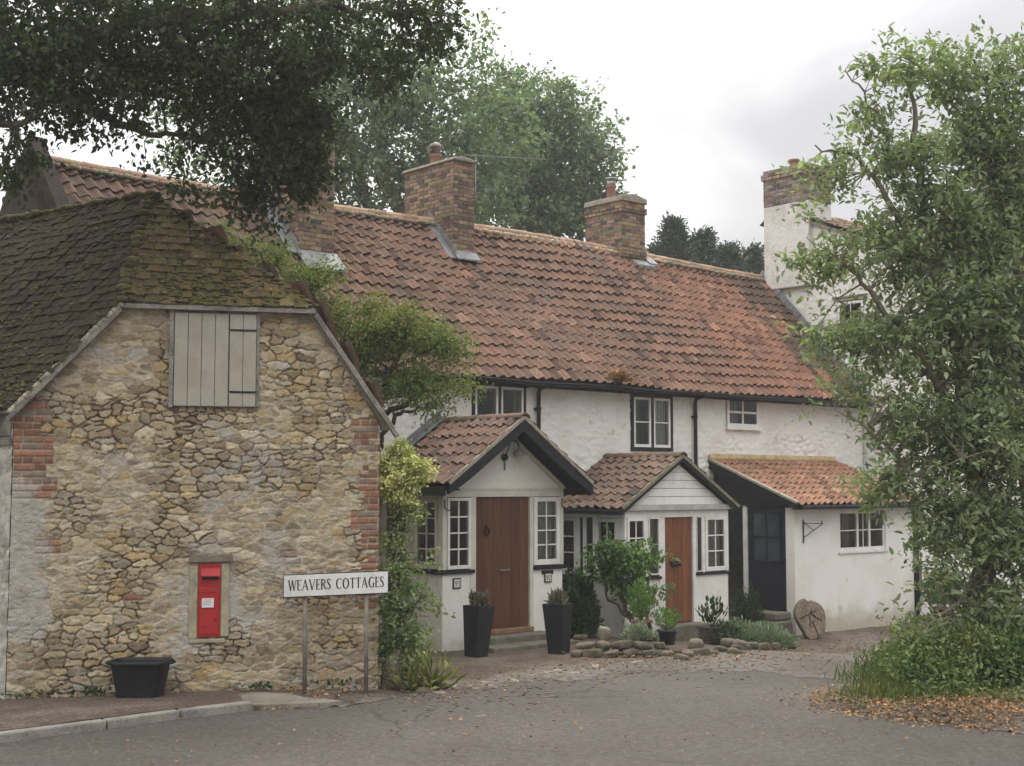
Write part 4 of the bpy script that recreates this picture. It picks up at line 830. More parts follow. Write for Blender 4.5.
    for k in range(7):
        a, b = C.p(-.30 + 1.5 * k / 7, -.02, 2.42 + 1.05 * k / 7), C.p(-.30 + 1.5 * (k + 1) / 7, -.02, 2.42 + 1.05 * (k + 1) / 7); g.slab([a, b, b + Vector((0, 0, .17)), a + Vector((0, 0, .17))], -C.y * .015); g.slab([a + Vector((0, 0, .045)), b + Vector((0, 0, .045)), b - C.y * .16 + Vector((0, 0, .045)), a - C.y * .16 + Vector((0, 0, .045))], (0, 0, .02))
    g.build('lead_flashing', M_lead, porch)
    # ------------------------------------------------ second porch, orange door
    Y = -1.72; gb = -.55; q = MB(); xl, xr = 3.72, 6.36
    q.box(C, xl, 4.60, Y, Y + .12, gb, .84); q.box(C, xl, xl + .12, Y + .12, 0, gb, .84)
    porch = q.build('porch', M_render, t, bevel=.012); g = MB(); g.box(C, 5.45, xr, Y, Y + .12, gb, .86); g.box(C, xr - .12, xr, Y + .12, 0, gb, .86); g.build('pier', M_render, porch, bevel=.012); tag(porch, 'smaller porch with orange plank door and boarded gable')
    g = MB(); n = 5; zb, zt = 2.085, 2.78; hw = 1.22; Xc = 5.05
    for k in range(n):
        a, b = zb + (zt - zb) * k / n, zb + (zt - zb) * (k + 1) / n - .008; wa, wb = hw * (1 - k / n), hw * (1 - (k + 1) / n)
        g.prism(C, [(Xc - wa, a), (Xc + wa, a), (Xc + wb, b), (Xc - wb, b)], Y - .012 - .003 * (k % 2), Y + .04)
    g.build('gable', M_wood, porch)
    g = MB(); g.box(C, 3.68, 6.42, Y - .07, Y + .1, 1.99, 2.08); g.build('gable_trim', mat('greyed_white_board', (.42, .41, .38), (.33, .32, .3), rough=.6), porch, bevel=.004)
    g = MB(); g.box(C, 3.72, 6.36, Y - .015, Y + .1, 1.87, 1.985)
    for a, b in ((3.72, 3.77), (4.22, 4.29), (4.56, 4.70), (5.42, 5.50), (5.66, 5.73), (6.30, 6.365)): g.box(C, a, b, Y - .01, Y + .1, .89 if a not in (4.56, 5.42) else -.1, 1.869)
    for b in (-.12, -.62, -.78, -1.02, -1.6): g.box(C, xl, xl + .1, b - .04, b + .04, .88, 1.87)
    g.box(C, xl, xl + .1, -1.6, 0, 1.87, 1.98); g.box(C, xl - .03, xl + .1, Y + .101, 0, .885, .93); g.build('porch_frame', M_wood, porch, bevel=.004)
    g = MB(); g.box(C, xl - .04, 4.60, Y - .03, Y + .1, .84, .885); g.box(C, xl - .04, xl + .05, Y + .1, 0, .84, .884); g.build('sill_band', M_black, porch, bevel=.004)
    g = MB(); g.box(C, 5.48, xr + .03, Y - .03, Y + .1, .86, .905); g.build('sill_band', M_black, porch, bevel=.004)
    window(C, porch, 3.775, 4.215, .91, 1.868, Y + .005, cols=2, rows=3, fr=.05, room=False, curtain=(M_curt, [(0, .3)])); window(C, porch, 4.295, 4.555, .91, 1.868, Y + .008, cols=1, rows=1, fr=.02, room=False, curtain=(M_lace, [(0, 1)]))
    window(C, porch, 5.505, 5.655, .92, 1.868, Y + .008, cols=1, rows=1, fr=.012, room=False, curtain=(M_lace, [(0, 1)])); window(C, porch, 5.735, 6.295, .92, 1.868, Y + .005, cols=2, rows=3, fr=.06, room=False, curtain=(M_lace, [(0, 1)]))
    S2 = C.side(xl)
    window(S2, porch, .16, .58, .93, 1.86, .02, cols=1, rows=3, fr=.05, room=False); window(S2, porch, 1.06, 1.56, .93, 1.86, .02, cols=2, rows=1, fr=.06, room=False)
    g = MB(); g.box(S2, .66, .98, .02, .06, .9, 1.87); g.build('side_panel', M_navy, porch)
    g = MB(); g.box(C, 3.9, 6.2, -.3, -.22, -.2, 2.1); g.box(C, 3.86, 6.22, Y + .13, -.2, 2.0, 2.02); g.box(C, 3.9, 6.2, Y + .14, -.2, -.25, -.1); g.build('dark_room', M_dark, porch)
    plank_wall(C, 4.705, 5.415, .08, 1.866, Y + .02, Y + .06, 6, gap=.003).build('door', M_door2, porch, bevel=.003)
    g = MB(); g.lathe(C.p(4.93, Y + .0, 1.06), [(.06, -.03), (.13, -.01), (.13, .02), (.05, .035)], 14, sq=.3, rot=A); g.box(C, 4.85, 5.05, Y, Y + .02, 1.09, 1.12); g.build('door_knocker', M_black, porch)
    g = MB(); g.box(C, 4.58, 5.52, Y - .28, Y + .02, -.3, .07); g.build('doorstep', M_step, porch, bevel=.02)
    porch_roof(porch, 'porch_roof', Xc, 1.50, 2.93, 2.03, Y - .12, M_tileo, M_tileo, 41, tw=.2, ch=.23)
    barge(porch, Xc, 1.47, 2.88, 1.995, Y - .115, .055, .03, M_black)
    g = MB()
    for s in (-1, 1): g.bar(C.p(Xc, Y - .11, 2.915), C.p(Xc + s * 1.49, Y - .11, 2.03), .06, .05, up=C.y)
    g.build('verge_mortar', mat('mossy_mortar', (.22, .2, .14), (.14, .13, .08), rough=1, scale=10, bump=.8), porch, bevel=.01)
    g = MB(); g.tube([C.p(3.53, Y - .1, 1.985), C.p(3.53, 0, 1.99)], .045, 8); g.box(C, 3.6, 3.63, Y - .05, 0, 1.93, 2.02); g.build('gutter', M_black, porch)
    # ------------------------------------------------ lean-to on the right with orange tiles
    xl, xr, Y, gb = 8.02, 11.95, -1.92, -.7; L0, L1 = 9.42, 10.98
    q = MB()
    q.box(C, xl, L0, Y, Y + .2, gb, 2.05); q.box(C, L1, xr, Y, Y + .2, gb, 2.05); q.box(C, L0, L1, Y, Y + .2, gb, 1.14); q.box(C, L0, L1, Y, Y + .2, 1.93, 2.05); q.box(C, xr - .2, xr, Y + .2, 0, gb, 2.05); q.box(C, xl, xl + .18, -.12, 0, gb, 1.3)
    q.prism(C.side(xr), [(0, 2.05), (1.9, 2.05), (0, 2.85)], -.0, .05)
    lean = q.build('lean_to', M_render, t); tag(lean, 'white rendered lean-to with bright orange pantiles')
    window(C, lean, L0 + .01, L1 - .01, 1.15, 1.925, Y + .05, split=[(.40, 1), (.68, 2), (1, 1)], rows=2, fr=.055, sill=True, curtain=(M_curt, [(.16, .3), (.4, .5)]))
    SL = C.side(xl)
    g = MB(); g.box(SL, .82, 1.71, .02, .07, .10, 2.0)
    for (a, b, c, d_) in ((.86, 1.66, .18, .85),): g.box(SL, a, b, .008, .02, c, d_)
    g.build('door', M_navy, lean, bevel=.006)
    g = MB(); g.box(SL, .95, 1.58, .012, .02, 1.0, 1.90); 
    g.build('pane', mat('dark_door_glass', (.03, .045, .05), (.05, .065, .07), rough=.15, scale=3), lean)
    g = MB()
    for x in (.95, 1.265, 1.58): g.box(SL, x - .015, x + .015, -.002, .012, .98, 1.92)
    for z in (.99, 1.45, 1.91): g.box(SL, .93, 1.60, -.003, .011, z - .015, z + .015)
    g.build('glazing_bar', M_navy, lean)
    g = MB(); g.box(SL, .72, .815, -.01, .1, -.1, 2.04); g.build('door_jamb', M_wood, lean, bevel=.005)
    g = MB(); g.box(SL, .1, .7, .03, .06, .9, 2.0); g.build('side_panel', M_black, lean)
    g = MB(); g.prism(SL, [(0, 2.0), (1.93, 2.0), (1.93, 2.06), (0, 2.86)], -.01, .04); g.prism(SL, [(-.0, 2.74), (2.08, 1.98), (2.08, 2.07), (0, 2.90)], -.16, -.11); g.prism(SL, [(0, 2.72), (2.05, 1.98), (2.05, 2.01), (0, 2.75)], -.11, .0); g.build('bargeboard', M_black, lean)
    g = MB(); g.bar(C.p(xl - .14, 0, 2.93), C.p(xl - .14, -2.12, 2.09), .08, .05); g.build('verge_mortar', M_mortar, lean, bevel=.01)
    a = C.p(xl - .16, -2.14, 2.06); tiled('lean_to_roof', M_tilen, lean, a, C.p(xr + .12, -2.14, 2.06) - a, C.p(xl - .16, -.02, 2.90) - a, tw=.2, ch=.25, amp=.032, lift=.04, seed=51, thick=.022)
    g = MB(); g.slab([C.p(xl - .1, -2.06, 2.04), C.p(xr + .06, -2.06, 2.04), C.p(xr + .06, 0, 2.84), C.p(xl - .1, 0, 2.84)], (0, 0, -.03)); g.build('roof_boarding', M_black, lean)
    g = MB(); r = random.Random(8)
    for i in range(60):
        x = xl - .12 + (xr - xl + .2) * i / 60; g.lathe(C.p(x, -.03, 2.90), [(.05, 0), (.06, .05), (.02, .13)], 6, (1.35, 1.15, .8), rot=r.random())
    g.build('mortar_fillet', M_mortar, lean, smooth=True)
    g = MB(); g.box(C, xl - .05, xr + .1, Y - .05, Y - .002, 1.965, 2.04); g.tube([C.p(xl - .1, -2.17, 2.01), C.p(xr + .12, -2.17, 2.015)], .045, 8); g.build('gutter', M_pipe, lean)
    g = MB(); g.tube([C.p(xr + .06, -2.1, 1.99), C.p(xr + .06, Y - .06, 1.85), C.p(xr + .04, Y - .06, -.3)], .035, 8); g.build('downpipe', M_pipe, lean)
    # empty hanging sign bracket
    g = MB(); x, y = 8.27, Y - .02; z0, z1 = 1.34, 1.78; g.bar(C.p(x, y, z0), C.p(x, y, z1), .018, .02); pr = C.p(x, y, 0) - C.p(x, y, 0); o_ = C.p(x, y, 0); dx = (C.x * .80 - C.y * .25).normalized() * .44
    P_ = lambda f, z: o_ + dx * f + Vector((0, 0, z)); g.bar(P_(0, 1.71), P_(1, 1.70), .012); g.bar(P_(.02, 1.45), P_(.97, 1.69), .012); g.bar(P_(.03, 1.73), P_(.5, 1.58), .010)
    for k in range(8):
        th = k / 8 * 6.28; g.bar(P_(.95 + .05 * math.cos(th), 1.73 + .025 * math.sin(th)), P_(.95 + .05 * math.cos(th + .8), 1.73 + .025 * math.sin(th + .8)), .008)
    g.build('sign_bracket', M_black, lean)
    g = MB(); g.box(C, xl - .55, xl - .06, -1.9, -.72, -.5, -.06); g.box(C, xl - .48, xl - .03, -1.85, -.75, -.05, .09); g.build('doorstep', M_step, lean, bevel=.03)
    # ------------------------------------------------ chimneys
    def pot(mb, F, x, y, z, r=.13, h=.35): mb.lathe(F.p(x, y, z), [(r * 1.1, 0), (r * 1.1, .04), (r * .95, .07), (r * .85, h - .06), (r * 1.05, h - .03), (r * 1.05, h), (r * .8, h), (r * .78, h - .2)], 14)
    def chimney(x0, x1, y0, y1, zb, zt, seed, cap=.06, label=None, pots=(), cowl=None, bands=(), plinth=None):
        mb, core = brick_stack(C, x0, x1, y0, y1, zb, zt, seed=seed, taper=.0)
        for (za, zc, e) in bands: m2, _ = brick_stack(C, x0 - e, x1 + e, y0 - e, y1 + e, za, zc, seed=seed + 5); mb.v += []; n0 = len(mb.v); mb.v += m2.v; mb.f += [tuple(i + n0 for i in f) for f in m2.f]; mb.t += m2.t
        c = mb.build('chimney', M_brick, t); core.build('mortar_core', M_mortar, c)
        if label: tag(c, label)
        g = MB(); g.prism(C, [(x0 - .04, zt), (x1 + .04, zt), (x1 + .02, zt + cap), ((x0 + x1) / 2, zt + cap * 1.6), (x0 - .02, zt + cap)], y0 - .04, y1 + .04, (.8, .8, .8)); g.build('chimney_cap', M_mortar, c, bevel=.02)
        for (px, py, r, h) in pots: g = MB(); pot(g, C, px, py, zt + .02, r, h); g.build('chimney_pot', M_terra, c, smooth=True)
        return c
    # stack by the left flashing (ridge, wide side to the left)
    zt = 8.46; c1 = chimney(3.10, 3.60, 2.02, 3.55, 6.3, zt, 61, pots=[(3.32, 2.85, .12, .26)], bands=[(6.55, 6.8, .03)])
    g = MB(); g.lathe(C.p(3.32, 2.85, zt + .27), [(.09, 0), (.09, .13), (.15, .135), (.165, .15), (.10, .22), (.02, .26)], 14); g.build('cowl', mat('rusty_cowl', (.13, .10, .09), (.3, .29, .28), rough=.6, scale=10), c1, smooth=True)
    g = MB(); n = 7
    P = [C.p(3.205, 3.0 - .1, 7.35), C.p(3.205, 1.93, 6.62)]
    for i in range(n):
        a, b = C.p(3.07, 2.75 - .85 * i / n, 7.44 - .88 * i / n), C.p(3.07, 2.75 - .85 * (i + 1) / n, 7.44 - .88 * (i + 1) / n); g.slab([a, b, b + Vector((0, 0, .19)), a + Vector((0, 0, .19))], C.x * .012); g.slab([a + Vector((0, 0, .02)), b + Vector((0, 0, .02)), b + Vector((0, 0, .02)) - C.x * .16, a + Vector((0, 0, .02)) - C.x * .16], (0, 0, .02))
    g.slab([C.p(3.06, 2.0, 6.74), C.p(3.62, 2.0, 6.74), C.p(3.62, 1.84, 6.57), C.p(3.06, 1.84, 6.57)], (0, 0, .03)); g.build('lead_flashing', M_lead, c1)
    g = MB(); g.tube([C.p(3.78, 2.3, 7.9), C.p(3.86, 2.3, 7.9), C.p(3.86, 2.3, 8.75)], .014, 6); g.box(C, 3.72, 3.84, 2.28, 2.32, 7.5, 7.53)
    a, b = C.p(3.86, 2.3, 8.72), C.p(3.86, 2.3, 8.72) + Vector((1.35, .2, -.03)); g.bar(a - (b - a) * .15, b, .014)
    for k in range(9): p = a.lerp(b, k / 8.5); g.bar(p - Vector((.02, -.14, 0)), p + Vector((.02, -.14, 0)), .006)
    g.build('aerial', M_metal, c1)
    g = MB(); g.box(C, 3.70, 3.735, 2.28, 2.36, 7.35, 7.75); g.build('aerial_bracket', M_pipe, c1)
    # rounded stack in the middle
    x0, x1, y0, y1 = 8.0, 8.72, 2.42, 3.5; c2 = chimney(x0, x1, y0, y1, 6.9, 8.45, 62, cap=.12, bands=[(8.22, 8.36, .03), (7.25, 7.45, .025)], pots=[(8.12, 2.85, .11, .38), (8.52, 2.75, .14, .2)], label='squat rounded brick chimney with two pots')
    g = MB(); g.lathe(C.p(8.12, 2.85, 8.45 + .40), [(.10, 0), (.10, .1), (.05, .1), (.05, .13), (.13, .14), (.12, .17), (.02, .19)], 12); g.build('cowl', M_metal, c2, smooth=True)
    g = MB(); g.slab([C.p(8.3, 2.40, 7.14), C.p(8.80, 2.40, 7.14), C.p(8.85, 2.25, 7.02), C.p(8.3, 2.25, 7.02)], (0, 0, .08)); g.slab([C.p(8.74, 2.3, 7.12), C.p(8.74, 2.8, 7.5), C.p(9.0, 2.8, 7.5), C.p(9.0, 2.3, 7.12)], (0, 0, .05)); g.build('lead_flashing', M_lead, c2)
    # ivy grown stack at the left
    c3 = chimney(-.55, .15, 1.55, 2.9, 6.0, 8.55, 63, pots=[(-.2, 1.9, .13, .3), (-.2, 2.5, .13, .3)], bands=[(8.25, 8.4, .03)], label='brick chimney overgrown with dark foliage')
    g = MB()
    for i in range(7):
        a, b = C.p(-.57, 2.6 - 1.1 * i / 7, 7.3 - 1.13 * i / 7), C.p(-.57, 2.6 - 1.1 * (i + 1) / 7, 7.3 - 1.13 * (i + 1) / 7); g.slab([a, b, b + Vector((0, 0, .2)), a + Vector((0, 0, .2))], -C.x * .012); g.slab([a + Vector((0, 0, .04)), b + Vector((0, 0, .04)), b + Vector((0, 0, .04)) - C.x * .2, a + Vector((0, 0, .04)) - C.x * .2], (0, 0, .02))
    g.slab([C.p(-.6, 1.54, 6.26), C.p(.2, 1.54, 6.26), C.p(.2, 1.2, 5.93), C.p(-.6, 1.2, 5.93)], (0, 0, .03)); g.build('lead_flashing', M_lead, c3)
    return t
cottages()
def gable_house():
    t = thing('tall_cottage', C.p(16, 2, 0), 'taller whitewashed house at the right end with brick topped chimney', 'house')
    X0, X1, yf, yr = 13.1, 20.5, -1.3, 2.62; rz = 8.95; yrid = 2.3; ez = 7.45; G = Fr(C.p(X0, 0, 0), C.y, -C.x); GL_ = C.side(X0)
    masonry(GL_, 'gable_wall', M_white, [(-yr, -.5), (-yf, -.5), (-yf, ez), (-yrid, rz - .1), (-yr, rz - .3)], t, step=.04, rowh=(.10, .2), stw=(.2, .5), depth=.02, palette=[(1, 1, 1)], paint=lambda X, Z: 1 - .12 * fbm(X, Z * 1.4, 65), seed=14, holes=[(-.62, .10, 5.7, 6.55)], joint=.5)
    g = MB(); g.box(C, X0 + .02, X1, yf, yf + .2, -.5, ez); g.box(C, X0 + .02, X1, yr - .2, yr, -.5, 8.6); g.box(C, X1 - .2, X1, yf, yr, -.5, 7.4); g.build('wall', M_white, t)
    window(GL_, t, -.6, .08, 5.72, 6.53, .01, cols=2, rows=2, fr=.06, sill=False, outer=None)
    g = MB(); g.box(GL_, -.72, .2, -.06, 0, 6.62, 6.66); g.build('window_hood', M_oldwood, t)
    a = C.p(X0 - .12, yf - .3, ez - .02); tiled('roof', M_tileo, t, a, C.p(X1, yf - .3, ez - .02) - a, C.p(X0 - .12, yrid, rz) - a, tw=.24, ch=.29, seed=71)
    b = C.p(X0 - .02, yr + .1, 8.6); tiled('rear_roof', M_tileo, t, b, C.p(X1, yr + .1, 8.6) - b, C.p(X0 - .02, yrid, rz) - b, tw=.48, ch=.5, seed=72)
    ridge_tiles('ridge', M_ridge, t, C.p(X0, yrid, rz), C.p(X1, yrid, rz), .13)
    g = MB(); g.slab([C.p(X0 - .1, yf - .2, ez - .04), C.p(X1, yf - .2, ez - .04), C.p(X1, yrid, rz - .06), C.p(X0 - .1, yrid, rz - .06)], (0, 0, -.05)); g.build('roof_boarding', M_oldwood, t)
    g = MB(); g.box(C, X0 - .15, X0 + .75, 1.25, 2.54, 7.0, 8.98); st = g.build('chimney', mat('worn_limewash', (.62, .60, .56), (.50, .475, .43), scale=2, ramp=(.4, .65), bump=.8, bscale=14, fine=.1, spots=[(5, .6, .75, (.38, .34, .3))]), t, bevel=.02)
    mb, core = brick_stack(C, X0 - .15, X0 + .75, 1.25, 2.54, 8.985, 9.86, seed=64); m2, _ = brick_stack(C, X0 - .19, X0 + .79, 1.21, 2.58, 9.62, 9.77, seed=65)
    n0 = len(mb.v); mb.v += m2.v; mb.f += [tuple(i + n0 for i in f) for f in m2.f]; mb.t += m2.t
    mb.build('brickwork', mat('pale_worn_brick', (.27, .20, .155), (.20, .14, .11), rough=.95, scale=3, tint=True, bump=.6, bscale=50, spots=[(4, .5, .7, (.30, .27, .23))], fine=.25), st); core.build('mortar_core', M_mortar, st)
    for y in (2.0,):
        g = MB(); g.lathe(C.p(X0 + .35, y, 9.87), [(.14, 0), (.14, .05), (.11, .08), (.10, .2), (.14, .22), (.13, .26), (.08, .26)], 14); g.build('chimney_pot', M_terra, st, smooth=True)
    # third, larger brick house beyond, seen through the tree
    u = thing('brick_house', C.p(26, 6, 0), 'brick house with brown tiled roof glimpsed behind the right tree', 'house')
    g = MB(); g.prism(C.side(25), [(-6, -.5), (-1, -.5), (-1, 9.2), (-3.5, 11.5), (-6, 9.2)], 0, 9); g.build('wall', M_brick, u)
    for s, yy in ((1, -.0), (-1, 11.0)):
        a = C.p(24.8, 3.5 - s * 2.8, 9.0); tiled('roof', M_tileo, u, a, C.p(34, 3.5 - s * 2.8, 9.0) - a, C.p(24.8, 3.5, 11.6) - a, tw=.4, ch=.45, seed=75)
    for x in (26, 29, 32): window(C, u, x, x + .9, 5.2, 6.4, .98, cols=2, rows=2, fr=.07)
    g = MB(); g.box(C, 25.2, 26.2, 3.0, 4.0, 11, 12.6); g.build('chimney', M_brick, u)
gable_house()
# ================================================================== SMALL THINGS
def gp(px, py, dz=0):
    z = 0
    for _ in range(6):
        d = ray(px, py); s = (z - EYE) / d.z; p = d * s; z = gz(p.x, p.y)
    return Vector((p.x, p.y, z + dz))
def planter(p, rot, label, name='tall_planter', tilt=0, h=.70, wt=.165, wb=.118):
    t = thing(name, p, label, 'planter', 'tall dark planters by the brown door'); c, s = math.cos(rot), math.sin(rot); F = Fr(p, (c, s, 0), (-s, c, 0))
    def ring(w, z, dx=0): return [F.p(a * w + dx, b * w, z) for a, b in ((-1, -1), (1, -1), (1, 1), (-1, 1))]
    P = ring(wb, -.02) + ring(wt, h, tilt) + ring(wt - .03, h, tilt) + ring(wt - .04, h - .06, tilt); g = MB(); g.add(P, [(3, 2, 1, 0)] + [(i + k, (i + 1) % 4 + k, (i + 1) % 4 + 4 + k, i + 4 + k) for k in (0, 4, 8) for i in range(4)]); g.build('body', M_slate, t, bevel=.006)
    g = MB(); g.add(ring(wt - .035, h - .05, tilt), [(0, 1, 2, 3)]); g.build('soil', M_soil, t, fix=False)
    r = np.random.default_rng(int(abs(p.x) * 100)); n = 150; base = np.array(F.p(tilt, 0, h - .05)); P = base + np.c_[r.uniform(-.12, .12, (n, 2)), r.uniform(0, .14, n)]; D = r.normal(size=(n, 3)) * .35 + [0, 0, 1]
    leaves('lavender', M_lav, P, D, .13, t, width=.14, seed=int(abs(p.y) * 10)); return t
M_lav = leafmat('heather_sprig', (.12, .13, .08), (.16, .12, .11), .1)
planter(gp(476, 655), A + .1, 'tall dark planter of heather standing left of the brown door', tilt=.06)
planter(gp(559, 652), A + .35, 'tall dark planter of heather standing right of the brown door', tilt=-.05)
def tub():
    p = B.p(-2.70, -.36, 0); p.z = .02; t = thing('water_trough', p, 'black plastic trough on the ground against the stone barn', 'trough'); g = MB(); n = 32; P = []
    F = Fr(p, (math.cos(R(-2)), math.sin(R(-2)), 0), (-math.sin(R(-2)), math.cos(R(-2)), 0))
    for (w, d_, z) in [(w * .86, d_, z * 1.0) for (w, d_, z) in ((.27, .15, 0), (.355, .225, .40), (.385, .25, .40), (.39, .255, .425), (.385, .25, .44), (.35, .22, .44), (.34, .21, .42), (.26, .14, .03))]:
        for k in range(n):
            th = 2 * math.pi * k / n; c, s = math.cos(th), math.sin(th); sg = lambda v: math.copysign(abs(v) ** .45, v); P.append(F.p(sg(c) * w, sg(s) * d_, z))
    fs = [(i * n + k, i * n + (k + 1) % n, (i + 1) * n + (k + 1) % n, (i + 1) * n + k) for i in range(7) for k in range(n)] + [tuple(range(n - 1, -1, -1)), tuple(range(7 * n, 8 * n))]
    g.add(P, fs); g.build('body', M_plastic, t, smooth=False, bevel=.004)
    for s in (-1, 1):
        g = MB(); g.tube([F.p(s * .33, -.09, .42), F.p(s * .365, -.07, .415), F.p(s * .365, .07, .415), F.p(s * .33, .09, .42)], .014, 6); g.build('handle', M_plastic, t, smooth=True)
tub()
def log_slice():
    p = gp(817, 638) + C.y * .0; t = thing('log_slice', p, 'cracked oval slice of tree trunk leaning on the white lean-to wall', 'log slice')
    F = Fr(p, (C.x - C.y * .25).normalized(), C.y); up = (Vector((0, 0, 1)) + C.y * .30 - C.x * .16).normalized(); rt = (C.x * .95 - C.y * .55 + Vector((0, 0, .18))).normalized(); rt = (rt - up * rt.dot(up)).normalized(); nn = rt.cross(up); n = 40
    c = p + up * .36; r = random.Random(2); ra = [1 + .05 * math.sin(3 * k * 6.28 / n + 1) + .04 * math.sin(5 * k * 6.28 / n) + r.uniform(-.012, .012) - (.10 if k in (8, 9) else 0) for k in range(n)]
    def rim(f, off): return [c + rt * math.cos(6.2832 * k / n) * .27 * ra[k] * f + up * math.sin(6.2832 * k / n) * .37 * ra[k] * f + nn * off for k in range(n)]
    P = rim(.9, -.075) + rim(1, -.06) + rim(1.02, 0) + rim(1, .06) + rim(.97, .07); g = MB(); g.add(P, [(i * n + k, i * n + (k + 1) % n, (i + 1) * n + (k + 1) % n, (i + 1) * n + k) for i in range(4) for k in range(n)] + [tuple(range(n - 1, -1, -1))]); g.build('bark', M_barkl, t, smooth=True)
    g = MB(); P = []; rings = 9
    for q in range(rings + 1):
        f = .97 * (1 - q / rings) + .001
        for k, v in enumerate(rim(f, .072 + (.006 if q % 2 else 0))): P.append(v)
    ts = len(P); g.add(P, [(i * n + k, i * n + (k + 1) % n, (i + 1) * n + (k + 1) % n, (i + 1) * n + k) for i in range(rings) for k in range(n)]); g.t = [((.72, .72, .7) if (i // n) % 2 else (1, 1, 1)) for i in range(ts)]
    m = mat('cut_log_face_ringed', (.27, .215, .16), (.17, .135, .10), rough=.9, scale=7, tint=True, bump=.6, bscale=40, fine=.3); g.build('face', m, t, smooth=True)
    g = MB(); k = .081
    for a, b in (((-.20, .06), (.02, .09)), ((0, .09), (.08, .02)), ((.02, .09), (.05, .16)), ((.03, .05), (.16, -.08)), ((0, -.05), (.01, -.33)), ((.0, .1), (.12, .1)), ((-.02, .05), (-.08, -.12))):
        g.bar(c + rt * a[0] + up * a[1] + nn * k, c + rt * b[0] + up * b[1] + nn * k, .016, .006, up=nn)
    g.build('crack', M_soil, t)
log_slice()
def rock(p, s, label, seed, name='edging_stone', cat='stone', group='stones edging the cottage beds', mt=None, flat=.55):
    r = random.Random(seed); bm = bmesh.new(); bmesh.ops.create_icosphere(bm, subdivisions=3, radius=1)
    ax = Vector((r.uniform(.8, 1.2), r.uniform(.6, .9), flat * r.uniform(.8, 1.25))); rot = Matrix.Rotation(r.random() * 6.3, 3, 'Z'); off = Vector((seed * 3.1, 0, 0))
    for v in bm.verts:
        c = v.co.copy(); q = Vector([math.copysign(abs(a) ** .62, a) for a in c]); q *= 1 + .22 * mn.noise(c * 1.3 + off) + .10 * mn.noise(c * 3.5 + off); q = Vector((q.x * ax.x, q.y * ax.y, q.z * ax.z)); v.co = rot @ q * s * .8
    me = bpy.data.meshes.new(name); bm.to_mesh(me); bm.free(); ca = me.color_attributes.new('tint', 'FLOAT_COLOR', 'POINT'); k = r.uniform(.6, 1.5); ca.data.foreach_set('color', np.tile([k, k * r.uniform(.93, 1.03), k * r.uniform(.85, 1.05), 1], len(me.vertices)).astype(np.float32)); me.materials.append(mt or M_rock)
    o = bpy.data.objects.new(name, me); o.location = p; o.rotation_euler = (r.uniform(-.15, .15), r.uniform(-.25, .25), 0); COL.objects.link(o); tag(o, label, cat, group); me.shade_smooth(); return o
def rocks():
    G1, G2, G3 = 'flat grey stone stacked in the low rockery before the shrub', 'small stone edging the bed before the orange door', 'low stone edging the silver leaved bed by the lean-to'
    L1 = [(577, 648, .17), (592, 652, .22), (612, 653, .2), (630, 652, .22), (648, 650, .18), (664, 650, .15), (585, 641, .2), (603, 644, .19), (622, 644, .24), (642, 641, .22), (660, 642, .17), (580, 634, .14), (634, 635, .2), (652, 634, .17)]
    for i, (x, y, s) in enumerate(L1): p = gp(x, y + 4); row = 0 if y > 647 else (1 if y > 638 else 2); p = gp(x, 656 - row * 2) + Vector((0, 0, .03 + row * .09)); rock(p, s * .82, G1, 100 + i, group='stones of the low rockery', flat=.38)
    rock(gp(604, 650) + Vector((0, 0, .24)), .14, 'pale squarish boulder on top of the rockery', 130, name='boulder', cat='boulder', group=None, flat=.8, mt=mat('pale_boulder', (.30, .26, .20), (.2, .18, .14), rough=.95, scale=6, bump=.8))
    for i, (x, y, s) in enumerate([(676, 655, .12), (688, 658, .15), (700, 656, .2), (712, 655, .14), (696, 648, .2), (722, 653, .13), (735, 655, .15), (682, 661, .13), (668, 657, .12)]): rock(gp(x, y) + Vector((0, 0, .02)), s, G2, 140 + i, group='stones before the orange door')
    for i, (x, y, s) in enumerate([(729, 646, .18), (741, 648, .17), (752, 648, .14), (764, 649, .12), (776, 649, .11), (790, 647, .12), (736, 652, .12)]): rock(gp(x, y) + Vector((0, 0, .04)), s, G3, 160 + i, group='stones edging the silver bed', flat=.65)
    rock(gp(397, 687) + Vector((0, 0, .16)), .24, 'tall grey stone under the climber at the barn corner', 180, name='boulder', cat='boulder', group=None, flat=1.2)
    rock(gp(437, 688) + Vector((0, 0, .03)), .2, 'mossy low stone beneath the yellowing leaves', 181, name='boulder', cat='boulder', group=None, flat=.4)
    rock(gp(424, 694) + Vector((0, 0, .0)), .16, 'half buried stone at the road edge by the barn corner', 182, name='boulder', cat='boulder', group=None, flat=.4)
    # broken stone edge of the drive
    for i in range(26):
        t = i / 25; x = 436 + 200 * t + random.uniform(-8, 8); y = 694 - 30 * t ** .8 + random.uniform(-3, 4)
        rock(gp(x, y) + Vector((0, 0, .012)), random.uniform(.05, .13), 'flat pale stone set in the broken road edge', 200 + i, group='stones in the road edge', flat=.16, name='paving_stone', mt=M_path)
rocks()
